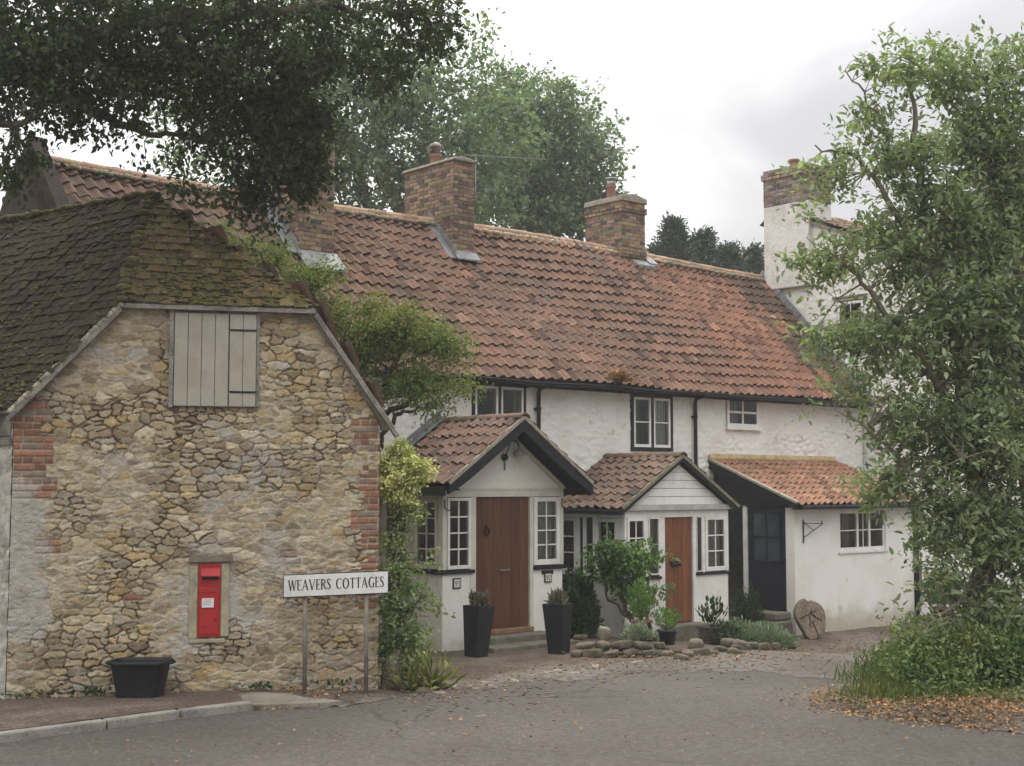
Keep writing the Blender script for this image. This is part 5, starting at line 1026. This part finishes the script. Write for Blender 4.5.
def pot_plant(name, p, r, h, pm, label, lm, n, ls, spread, ph, square=False, seed=1, up=1.0, width=.3, group=None, cat='potted plant'):
    t = thing(name, p, label, cat, group); g = MB()
    prof = [(r * .72, 0), (r * .95, h * .85), (r * 1.06, h * .86), (r * 1.08, h), (r * .95, h), (r * .9, h * .88)]
    g.lathe(p, prof, 4 if square else 20, rot=A + math.pi / 4 if square else 0); g.build('pot', pm, t, smooth=not square); q = MB(); q.lathe(p + Vector((0, 0, h * .86)), [(r * .9, 0), (r * .2, .01)], 12); q.build('soil', M_soil, t)
    rr = np.random.default_rng(seed); d = rr.normal(size=(n, 3)); d /= np.linalg.norm(d, axis=1, keepdims=True); rad = rr.random(n)[:, None] ** .5
    P = np.array(p) + [0, 0, h + ph * .5] + d * rad * np.array([spread, spread, ph * .55]); leaves('foliage', lm, P, d * .6 + [0, 0, up], ls, t, seed=seed, width=width)
    g = MB(); [g.tube([p + Vector((0, 0, h * .85)), Vector(np.array(p) + [0, 0, h + ph * .5] + d[k] * np.array([spread, spread, ph * .5]) * .8)], .006, 4) for k in range(10)]; g.build('stem', M_bark, t)
    return t
M_dpot = mat('dark_glazed_pot', (.03, .035, .045), (.05, .05, .05), rough=.3)
M_gpot = mat('brown_stone_pot', (.16, .13, .115), (.11, .09, .08), rough=.9, scale=8)
pot_plant('potted_plant', gp(659, 649) + C.y * .35 + Vector((0, 0, .10)), .15, .3, M_terra, 'round terracotta pot of leafy plant beside the orange door', L_green, 420, .07, .2, .55, seed=2)
pot_plant('potted_plant', gp(680, 650) + C.y * .25 + Vector((0, 0, .06)), .15, .22, M_dpot, 'small dark pot of bushy green plant before the orange door', L_green, 420, .05, .24, .3, seed=3)
pot_plant('potted_plant', gp(719, 644) + C.y * .15 + Vector((0, 0, .05)), .24, .24, M_gpot, 'square brown pot with a sparse sprig by the white pier', L_dk, 130, .09, .22, .42, square=True, seed=4)
pot_plant('potted_plant', C.p(12.6, -2.1, -.34), .22, .26, mat('red_pot', (.20, .04, .035), (.15, .03, .03), rough=.6), 'dark red pot of leafy plant beyond the lean-to corner', L_green, 400, .12, .38, .5, seed=6)
def mound(name, c, rad, lm, n, ls, label, cat='shrub', seed=1, width=.3, up=.6, group=None, shell=.75, stems=True, droop=0):
    """a low plant of many leaves on short stems"""
    t = thing(name, Vector(c), label, cat, group); r = np.random.default_rng(seed); d = r.normal(size=(n, 3)); d /= np.linalg.norm(d, axis=1, keepdims=True); d[:, 2] = np.abs(d[:, 2])
    lump = np.array([mn.noise(Vector(a * 2.2) + Vector((seed, 0, 0))) for a in d]); rr = (shell + (1 - shell) * r.random(n)) * (1 + .5 * lump); rr *= np.where(r.random(n) < .35, r.random(n), 1); P = np.array(c) + d * rr[:, None] * np.array(rad)
    leaves('foliage', lm, P, d * 1.0 + r.normal(size=(n, 3)) * .4 + [0, 0, up], ls, t, seed=seed, width=width)
    g = MB()
    for k in range(26): q = d[k] * np.array(rad) * .8; g.tube([Vector(c), Vector(c) + Vector(q) * .5 + Vector((0, 0, .03)), Vector(c) + Vector(q)], [.012, .008, .003], 4, cap=False)
    g.build('stem', M_bark, t); return t
mound('rosemary_bush', C.p(6.85, -1.75, -.35), (.28, .28, .85), L_dk, 3800, .075, 'upright dark rosemary bush between the second porch and navy door', seed=3, width=.09, up=1.2, shell=.5)
mound('green_mound', gp(742, 646) + C.y * .25, (.40, .34, .36), L_dk, 3000, .055, 'low rounded dark green bush beside the square pot', seed=4, width=.14)
mound('silver_mound', gp(780, 649) + C.y * .45, (.62, .48, .32), L_grey, 5200, .06, 'spreading silver leaved plant below the navy door', seed=5, width=.16)
mound('silver_mound', gp(764, 648) + C.y * .5, (.4, .4, .36), L_grey, 2600, .06, 'smaller silver leaved clump nearer the dark green bush', seed=6, width=.16)
mound('dark_shrub', C.p(2.95, -1.4, 0), (.30, .34, .95), L_dk, 4600, .085, 'dark bushy shrub behind the right hand tall planter', seed=7, width=.28, shell=.6)
mound('herb_clump', gp(640, 652) + Vector((0, 0, .18)), (.22, .2, .2), L_grey, 900, .05, 'pale leaved clump growing on the rockery', seed=8)
mound('weed_tuft', C.p(4.98, -.38, 4.26), (.22, .10, .16), L_dead, 500, .07, 'dry brown weed tuft growing in the cottage gutter', cat='weed', seed=9)
mound('strap_leaf_plant', gp(432, 690), (.30, .26, .38), leafmat('strap_leaf', (.13, .18, .05), (.3, .26, .1), .2), 110, .20, 'clump of yellowing strap leaves at the foot of the climber', seed=10, width=.06, up=.4, shell=.2)
mound('strap_leaf_plant', gp(410, 690), (.24, .22, .30), leafmat('strap_leaf', (.13, .18, .05), (.3, .26, .1), .2), 70, .17, 'greener clump of strap leaves against the barn corner stone', seed=12, width=.06, up=.6, shell=.2)
def gate():
    t = thing('wooden_gate', C.p(12.4, -1.9, -.35), 'weathered wooden gate with strap hinge beside the lean-to', 'gate')
    F = Fr(C.p(12.05, -1.9, 0), (C.x + C.y * .5).normalized(), (C.y - C.x * .5).normalized()); m = mat('brown_gate_wood', (.17, .125, .095), (.10, .075, .06), rough=.85, scale=5, bump=.5, bscale=40, fine=.25)
    plank_wall(F, .06, 1.8, .0, .88, 0, .025, 5, horiz=True, gap=.012).build('plank', m, t, bevel=.004)
    g = MB(); g.box(F, 0, .08, -.02, .06, -.12, 1.95); g.box(F, 1.8, 1.9, -.02, .06, -.2, 1.5); g.build('post', M_black, t, bevel=.006)
    g = MB(); g.box(F, .08, 1.8, -.02, .0, -.1, .0); g.build('bottom_rail', mat('dark_rail', (.05, .045, .04)), t)
    g = MB(); g.box(F, -.03, .55, -.03, -.003, .45, .50); g.lathe(F.p(-.03, -.02, .42), [(.03, 0), (.03, .12)], 8); g.build('strap_hinge', M_black, t)
    g = plank_wall(F, .1, 1.7, .92, 1.75, .05, .08, 10, gap=.008); g.build('maroon_panel', mat('maroon_paint', (.13, .035, .03), (.10, .03, .028), rough=.6), t)
gate()
# ================================================================== TREES AND LARGER PLANTS
def blob(px, py, D, r, w=1): return (tuple(at(px, py, D)), r, w)
def near_view(P, m=90):
    d = P - np.array([0, 0, EYE]); f = d[:, 1] * math.cos(PIT) + d[:, 2] * math.sin(PIT); u = -d[:, 1] * math.sin(PIT) + d[:, 2] * math.cos(PIT); x = 512 + FPX * d[:, 0] / f; y = 383 - FPX * u / f; return (x, y)
# big oak: trunk out of sight at the left, boughs reaching over the barn and the lane
tb = Vector((-9.3, 13.2, 0)); P = lambda *a: at(*a)
oak_l = [[(tb, .42), (tb + Vector((.2, .3, 3)), .36), (tb + Vector((.6, .8, 6)), .3), (tb + Vector((1.5, 1.2, 9.5)), .2), (tb + Vector((2.2, 1.5, 13)), .08)],
         [(tb + Vector((.6, .8, 6)), .2), (P(20, 60, 14.5), .13), (P(150, 20, 15), .09), (P(300, 10, 15.5), .06), (P(410, 15, 16), .03)],
         [(P(20, 60, 14.5), .1), (P(90, 110, 15), .06), (P(150, 135, 15.3), .035), (P(200, 140, 15.5), .02)],
         [(P(150, 20, 15), .08), (P(220, 80, 15.6), .055), (P(270, 150, 16.2), .035), (P(280, 200, 16.5), .015)],
         [(tb + Vector((.6, .8, 6)), .16), (P(-100, -60, 16), .1), (P(100, -120, 17), .07), (P(300, -130, 17), .04)],
         [(tb + Vector((.2, .3, 4.6)), .12), (P(-60, 130, 14), .06), (P(30, 120, 14), .03)],
         [(tb + Vector((.6, .8, 6)), .16), (tb + Vector((-2, -1, 9)), .1), (tb + Vector((-3, -2, 11)), .05)]]
oak_b = [blob(60, 20, 15, 1.15), blob(170, 20, 15, 1.1), blob(270, 20, 15.6, 1.0), blob(355, 25, 16, .8), blob(425, 8, 16, .52), blob(230, 85, 15.8, .75), blob(300, 75, 16, .55), blob(265, 145, 16.2, .6), blob(120, 70, 15, .75), blob(195, 130, 15.6, .42, .8),
         blob(10, 90, 14, .5), blob(40, 70, 14.2, .6, 1.2), blob(90, 90, 14.4, .4, 1), blob(20, 30, 14.2, .6, 1), blob(8, 150, 14, .32, .8), blob(110, 120, 15, .36, .6), blob(70, 118, 14.6, .28, .5), blob(290, 190, 16.4, .33), blob(180, 180, 15.8, .26, .6), blob(150, 165, 15.4, .22, .5), blob(385, 70, 16.3, .42, .8), blob(430, 45, 16.4, .3, .7), blob(300, 130, 16.4, .45), blob(240, 185, 16.2, .42), blob(285, 110, 16.3, .5), blob(205, 60, 15.4, .6), blob(300, 215, 16.6, .2, .5), blob(305, 170, 16.4, .36, 1.3), blob(262, 205, 16.3, .3, 1.2), blob(315, 115, 16.4, .36, 1), blob(330, 125, 16.3, .35, .6),
         blob(60, -150, 16, 1.8, .5), blob(250, -150, 17, 1.8, .5), blob(-130, 0, 14.5, 1.4, .5), (tuple(tb + Vector((2, 1.5, 12))), 2.4, .35), (tuple(tb + Vector((-2.5, -1.5, 10))), 2.4, .3), (tuple(tb + Vector((-1, 2, 12))), 2.4, .3)]
tree('oak_tree', tb, 'large dark oak overhanging the barn roof from the left', 'tree', oak_b, oak_l, 2700, 27, .078, L_oak, spread=.17, twig=.46, droop=.3, seed=11, width=.30, oval=True, shell=.2, tr=.010)
# tree at the right of the lane, crown filling the right side
rb_ = Vector((6.35, 16.6, gz(6.35, 16.6))); D = 16.6
rl = [[(rb_, .17), (P(985, 560, 16.7), .15), (P(975, 440, 16.8), .12), (P(950, 330, 16.8), .09), (P(925, 220, 16.7), .06), (P(915, 110, 16.6), .03), (P(905, 40, 16.6), .012)],
      [(rb_ + Vector((.25, .1, 0)), .13), (P(1030, 500, 16.9), .11), (P(1010, 350, 17), .08), (P(1000, 200, 17), .05), (P(985, 80, 17), .02)],
      [(P(975, 440, 16.8), .07), (P(925, 360, 16.5), .05), (P(870, 290, 16.3), .03), (P(825, 250, 16.2), .012)],
      [(P(950, 330, 16.8), .06), (P(900, 220, 16.6), .04), (P(860, 160, 16.4), .025), (P(815, 145, 16.3), .01)],
      [(P(925, 220, 16.7), .04), (P(880, 120, 16.5), .02), (P(845, 70, 16.4), .008)], [(P(985, 560, 16.7), .06), (P(930, 490, 16.2), .04), (P(880, 440, 16), .02), (P(835, 410, 15.9), .008)],
      [(P(985, 560, 16.7), .05), (P(960, 600, 16), .03), (P(930, 620, 15.8), .015)]]
rbl = [blob(822, 220, 16.3, .16, .7), blob(905, 70, 16.6, .42, .8), blob(865, 62, 16.6, .14, .4), blob(955, 75, 16.9, .5, .8), blob(1010, 70, 17, .45, .7), blob(870, 115, 16.5, .30, .7), blob(840, 170, 16.4, .34, .7), blob(812, 165, 16.2, .14, .4), blob(905, 160, 16.6, .5), blob(970, 150, 16.9, .5), blob(835, 262, 16.3, .42, .8), blob(798, 262, 16.2, .15, .5), blob(900, 245, 16.6, .55),
       blob(965, 250, 16.8, .65), blob(1020, 220, 17, .6), blob(845, 335, 16.3, .34, .8), blob(815, 335, 16.2, .15, .4), blob(985, 440, 16.2, .5, 1), blob(1000, 300, 16.4, .5, 1), blob(940, 300, 16.2, .4, .8), blob(1000, 130, 16.9, .5, 1), blob(1015, 170, 16.9, .4, .8), blob(950, 200, 16.6, .5, .9), blob(900, 340, 16.5, .6), blob(970, 350, 16.8, .75, 1.2), blob(1030, 330, 17, .6), blob(893, 420, 16.1, .40), blob(935, 440, 16.4, .55, 1.2), blob(1005, 440, 16.7, .7, 1.2), blob(860, 395, 16, .22, .5), blob(835, 385, 16, .16, .5), blob(812, 408, 15.9, .05, 2),
       blob(885, 482, 16.1, .27), blob(930, 500, 16.1, .35), blob(970, 530, 16.3, .55, 1.2), blob(1020, 540, 16.6, .6, 1.2), blob(975, 610, 16.1, .40, 1.1), blob(1015, 630, 16.2, .5, 1.2), blob(940, 575, 15.9, .27, 1), blob(930, 620, 15.8, .2, .8), blob(1000, 680, 15.6, .3, .8), blob(1080, 400, 17.2, 1, .4), blob(1090, 600, 17, .9, .4), blob(1080, 200, 17.2, 1, .4)]
tree('plum_tree', rb_, 'leafy green tree at the right edge of the lane with thin pale branches', 'tree', rbl, rl, 2800, 19, .10, L_right, M_barkl, spread=.15, twig=.52, droop=0, seed=12, width=.22, oval=True, shell=.15, tr=.008, tvar=.4)
# ivy on its stems
# distant broadleaf trees behind the roof
for k, (root, bl, nm, sd) in enumerate((((P(430, 486, 40)), [blob(380, 110, 40, 2.0), blob(430, 80, 40, 2.2), blob(470, 130, 40, 2.2), blob(400, 170, 40, 2.2), blob(340, 130, 40, 1.9), blob(330, 180, 40, 1.8), blob(460, 190, 40, 2.0), blob(370, 60, 40, 1.3, .6), blob(300, 150, 40, 1.6), blob(300, 40, 41, 2.5), blob(220, 120, 41, 2.2)], 'tall pale broadleaf tree behind the left chimney', 21),
        ((P(545, 486, 46)), [blob(530, 120, 46, 2.0), blob(570, 140, 46, 1.7), blob(505, 160, 46, 2.0), blob(560, 185, 46, 1.9), blob(595, 160, 46, 1.0, .7), blob(520, 210, 46, 2.2), blob(580, 220, 46, 1.6), blob(500, 100, 46, 1.3, .7), blob(610, 190, 46, .7, .5)], 'broadleaf tree between the two ridge chimneys', 22))):
    root = Vector((root.x, root.y, -.3)); lm = []
    lm.append([(root, .45), (root + Vector((0, 0, 4)), .38), (Vector(bl[0][0]) - Vector((0, 0, 2)), .2), (Vector(bl[0][0]), .08)])
    for b in bl[1:]: lm.append([(root + Vector((0, 0, random.uniform(4, 6.5))), .22), (Vector(b[0]) * .55 + (root + Vector((0, 0, 6))) * .45, .12), (Vector(b[0]), .04)])
    tree('broadleaf_tree', root, nm, 'tree', bl, lm, 1150, 24, .17, L_back, spread=.36, twig=.8, droop=.2, seed=sd, width=.38, shell=.4, tr=.02, group='trees behind the cottages')
def conifer(px, top, D, w, label, seed):
    base = P(px, 486, D); base.z = -.3; H_ = P(px, top, D).z + .3; t = thing('conifer', base, label, 'conifer', 'conifers behind the cottage roof'); r = np.random.default_rng(seed); mb = MB(); mb.tube([base, base + Vector((0, 0, H_))], [.28, .02], 7); LP, LD = [], []
    n = 330
    for i in range(n):
        h = (i / n) ** .8; z = H_ * (.25 + .75 * h); L_ = w * (1 - h) ** .75 * r.uniform(.6, 1.2) + .15; th = r.random() * 6.28; d = np.array([math.cos(th), math.sin(th), .25 + .3 * h]); a = np.array(base) + [0, 0, z]
        mb.tube([a, a + d * L_ * .9], [.03, .008], 3, cap=False); m = int(26 + 40 * L_); s = r.random(m) ** .7; q = a + d * L_ * s[:, None]; q[:, 2] -= .12 * s * L_; LP.append(q + r.normal(size=(m, 3)) * .10); LD.append(d * .9 + r.normal(size=(m, 3)) * .75 + [0, 0, .15])
    mb.build('trunk', M_bark, t); leaves('crown', L_con, np.concatenate(LP), np.concatenate(LD), .17, t, width=.24, seed=seed)
conifer(676, 222, 48, 2.4, 'tallest dark conifer above the right end of the ridge', 31); conifer(706, 234, 49, 2.2, 'middle dark conifer between its two neighbours', 32); conifer(732, 248, 48, 2.4, 'dark conifer just left of the white chimney stack', 33); conifer(757, 250, 50, 1.4, 'slim dark conifer touching the white chimney stack', 34); conifer(658, 250, 50, 1.3, 'small dark conifer beside the squat round chimney', 35)
# maple in the gap between barn and cottages
mbase = Vector((-2.35, 18.6, 0)); Dm = 18.6
ml = [[(mbase, .09), (P(365, 480, 18.5), .08), (P(375, 420, 18.4), .06), (P(390, 370, 18.2), .04), (P(405, 345, 18.1), .02)], [(P(375, 420, 18.4), .05), (P(345, 340, 18.4), .035), (P(310, 290, 18.4), .02), (P(260, 255, 18.4), .01)], [(P(375, 420, 18.4), .045), (P(420, 395, 18), .03), (P(455, 385, 17.9), .012)], [(P(390, 370, 18.2), .03), (P(430, 350, 18), .02), (P(455, 340, 17.9), .01)], [(P(365, 480, 18.5), .05), (P(395, 415, 18), .03), (P(425, 408, 17.8), .012)]]
mbl = [blob(365, 345, 18.3, .42, 1.2), blob(400, 330, 18.1, .42, 1.2), blob(435, 345, 18, .36), blob(458, 350, 18, .2, .7), blob(330, 318, 18.4, .36), blob(305, 285, 18.4, .32), blob(270, 258, 18.5, .28, .9), blob(235, 245, 18.5, .24, .8), blob(212, 233, 18.6, .16, .6), blob(415, 385, 18, .36, .9), blob(455, 385, 17.9, .24, .9), blob(428, 405, 17.8, .22, .8), blob(385, 390, 18.1, .26, .8), blob(325, 268, 18.5, .2, .5), blob(345, 375, 18.3, .3), blob(370, 310, 18.3, .28)]
tree('maple_tree', mbase, 'small spreading maple with fine leaves between barn and cottages', 'tree', mbl, ml, 820, 28, .050, L_maple, spread=.20, twig=.30, droop=.15, seed=13, width=.30, shell=.0, tr=.006, flat=.8, tvar=.3)
# variegated shrub at the barn corner and the climber under it
vb = at(396, 690, 16.75); vb.z = 0
tree('variegated_shrub', vb, 'yellow variegated shrub spilling over the barn corner', 'shrub', [blob(395, 480, 16.6, .24), blob(415, 470, 16.6, .2), blob(380, 465, 16.6, .14, .7), blob(400, 450, 16.7, .12, .5), blob(405, 497, 16.6, .16), blob(370, 445, 16.5, .07, .4)],
     [[(vb, .035), (at(390, 600, 16.7), .03), (at(395, 530, 16.7), .022), (at(400, 480, 16.65), .01)]], 230, 30, .046, L_yel, spread=.09, twig=.10, droop=.1, seed=14, width=.36, shell=.3, tr=.005)
tree('climbing_plant', vb + Vector((.12, -.05, 0)), 'straggly green climber below the yellow shrub beside the sign', 'climber', [blob(392, 540, 16.6, .2), blob(400, 575, 16.55, .24), blob(395, 610, 16.5, .28), blob(412, 640, 16.5, .22), blob(385, 650, 16.5, .2), blob(425, 600, 16.5, .17, .7), blob(405, 515, 16.6, .16), blob(400, 670, 16.4, .2), blob(430, 560, 16.6, .12, .4), blob(372, 660, 16.5, .1, .5)],
     [[(vb + Vector((.12, -.05, 0)), .03), (at(398, 620, 16.6), .025), (at(400, 560, 16.6), .018), (at(395, 520, 16.65), .01)], [(at(398, 620, 16.6), .02), (at(420, 600, 16.5), .01)]], 270, 18, .060, leafmat('climber_leaf', (.15, .20, .08), (.22, .24, .11), .25), spread=.12, twig=.18, droop=.3, seed=15, width=.32, shell=.3, tr=.005)
# shrub standing between the two porches
sb = C.p(3.65, -2.35, -.05)
Ds = sb.y
tree('leafy_shrub', sb, 'bright green leafy shrub between the two porches', 'shrub', [blob(625, 560, Ds, .26), blob(612, 550, Ds, .20), blob(641, 558, Ds - .1, .18), blob(628, 585, Ds, .18), blob(610, 575, Ds, .15), blob(640, 605, Ds, .12, .5), blob(590, 562, Ds, .16, .4), blob(655, 590, Ds, .15, .4), blob(665, 550, Ds - .1, .1, .25)],
     [[(sb, .05), (at(625, 610, Ds), .04), (at(622, 570, Ds), .03), (at(620, 545, Ds), .012)], [(sb, .035), (at(645, 600, Ds), .025), (at(650, 565, Ds), .01)], [(sb, .03), (at(608, 600, Ds), .02), (at(600, 565, Ds), .01)]], 190, 16, .095, L_green, spread=.15, twig=.25, droop=.35, seed=16, width=.24, oval=True, shell=.35, tr=.006)
# undergrowth and tall grass under the right tree
def grass(name, label, pts, n, hgt, m, seed, rad=.35, cat='grass', width=.045):
    r = np.random.default_rng(seed); k = r.integers(0, len(pts), n); c = np.array([[p[0], p[1]] for p in pts])[k] + r.normal(size=(n, 2)) * rad * .5; z = np.array([gz(a, b) for a, b in c]) + .05
    o = leaves(name, m, np.c_[c, z], r.normal(size=(n, 3)) * .28 + [0, 0, 1], hgt, None, width=width, seed=seed, fold=.05); tag(o, label, cat, kind='stuff')
vg = [gp(x, y) for x, y in ((900, 700), (915, 702), (930, 704), (905, 690), (900, 675), (910, 665), (895, 690), (905, 680), (925, 690), (950, 695), (980, 700), (1010, 700), (915, 665), (940, 675), (970, 680), (1000, 685), (893, 706), (903, 660), (1050, 705))]
grass('tall_grass', 'rough tall grass growing under the right tree', vg, 3600, .22, L_grass, 41, rad=.5, width=.02)
grass('short_grass', 'short green grass at the foot of the right tree', vg, 8000, .09, leafmat('verge_grass', (.07, .12, .03), (.10, .14, .04), .2), 42, rad=.6, width=.06)
und = [blob(900, 700, 15.0, .12, .8), blob(930, 705, 14.8, .16, 1), blob(970, 708, 14.7, .2, 1.2), blob(1010, 712, 14.6, .2, 1.2), blob(925, 665, 15.6, .32), blob(955, 660, 15.7, .35), blob(990, 665, 15.6, .38), blob(1020, 670, 15.5, .35), blob(915, 690, 15.4, .22), blob(905, 650, 16, .2, .6), blob(950, 690, 15.2, .28)]
tree('bramble_bush', gp(960, 705), 'tangled low bramble and weeds under the right tree', 'bramble', und, [[(gp(960, 705), .02), (at(955, 670, 15.6), .012)], [(gp(1000, 705), .02), (at(1000, 670, 15.6), .012)], [(gp(920, 700), .015), (at(918, 665, 15.6), .008)]], 760, 22, .07, leafmat('bramble_leaf', (.10, .15, .05), (.17, .18, .07), .25), spread=.22, twig=.3, droop=0, seed=17, width=.24, shell=.2, oval=True, tr=.005)
# fallen leaves, twigs and grit
def litter():
    r = np.random.default_rng(5); P, S_ = [], []
    def along(pts, n, sp):
        for _ in range(n):
            k = r.integers(0, len(pts) - 1); t = r.random(); a, b = Vector(pts[k]), Vector(pts[k + 1]); q = gp(*(a.lerp(b, t) + Vector((r.normal() * sp * 2.2, r.normal() * sp * .5)))); P.append((q.x, q.y, q.z + .035 + vz(q.x, q.y)))
    along([(820, 706), (890, 715), (960, 722), (1030, 730)], 1500, 8); along([(880, 708), (1030, 722)], 900, 12); along([(790, 700), (900, 700)], 200, 10); along([(420, 700), (470, 688), (560, 672), (640, 662)], 260, 8); along([(0, 700), (120, 700), (250, 697), (370, 692)], 500, 8); along([(60, 728), (200, 712), (320, 706)], 140, 6); along([(600, 660), (700, 662), (800, 655)], 350, 6); along([(400, 740), (900, 740)], 40, 14); along([(100, 755), (600, 720)], 60, 14)
    P = np.array(P); D = r.normal(size=(len(P), 3)); D[:, 2] *= .25; o = leaves('fallen_leaves', L_dead, P, D, .042, None, width=.35, seed=6, fold=.15, tvar=.5); tag(o, 'scattered dead leaves along the road edges', 'fallen leaves', kind='stuff')
    mb = MB(); pr = random.Random(4)
    def peb(x, y, s, t): q = gp(x, y); mb.lathe(q + Vector((0, 0, .015)), [(s * .8, 0), (s, s * .3), (s * .5, s * .6)], 6, (t, t * .96, t * .88), rot=pr.random() * 3, sq=pr.uniform(.6, 1))
    for _ in range(900): x = pr.uniform(400, 900); y = 700 - (x - 400) * .08 + pr.gauss(0, 9) - (12 if x > 560 else 0); peb(x, y, pr.uniform(.008, .03), pr.uniform(.7, 1.7))
    for _ in range(700): peb(pr.uniform(0, 1024), pr.uniform(690, 766), pr.uniform(.004, .011), pr.uniform(.9, 2.2))
    for _ in range(500): peb(pr.uniform(0, 380), pr.uniform(686, 712), pr.uniform(.006, .02), pr.uniform(.6, 1.6))
    tag(mb.build('loose_grit', M_rock, smooth=True), 'loose grit and small stones on the ground', 'grit', kind='stuff')
litter()
def clover():
    """moss cushion strip along the foot of the barn"""
    r = np.random.default_rng(8); x = np.concatenate([r.normal(c, .16, 60) for c in (-3.9, -3.2, -1.4, -.5)]); P = np.array([B.p(a, -.06 - abs(r.normal()) * .04, .06 + abs(r.normal()) * .03) for a in x]); n_ = len(P); o = leaves('wall_weeds', L_dk, P, r.normal(size=(n_, 3)) + [0, 0, .8], .05, None, seed=9); tag(o, 'thin weeds along the foot of the barn wall', 'weeds', kind='stuff')
clover()

# ================================================================== DAMP AIR
def haze():
    g = MB(); g.box(WORLD, -152, 152, -102, 202, -2, 24); m = bpy.data.materials.new('damp_air'); m.use_nodes = True; N = m.node_tree.nodes; N.clear(); o = N.new('ShaderNodeOutputMaterial'); v = N.new('ShaderNodeVolumePrincipled')
    v.inputs['Color'].default_value = (.93, .94, .95, 1); v.inputs['Density'].default_value = .0010; v.inputs['Anisotropy'].default_value = .35; m.node_tree.links.new(v.outputs[0], o.inputs['Volume'])
    h = g.build('haze', m); tag(h, kind='stuff'); h['label'] = 'thin damp air'
haze()
S.cycles.volume_bounces = 1
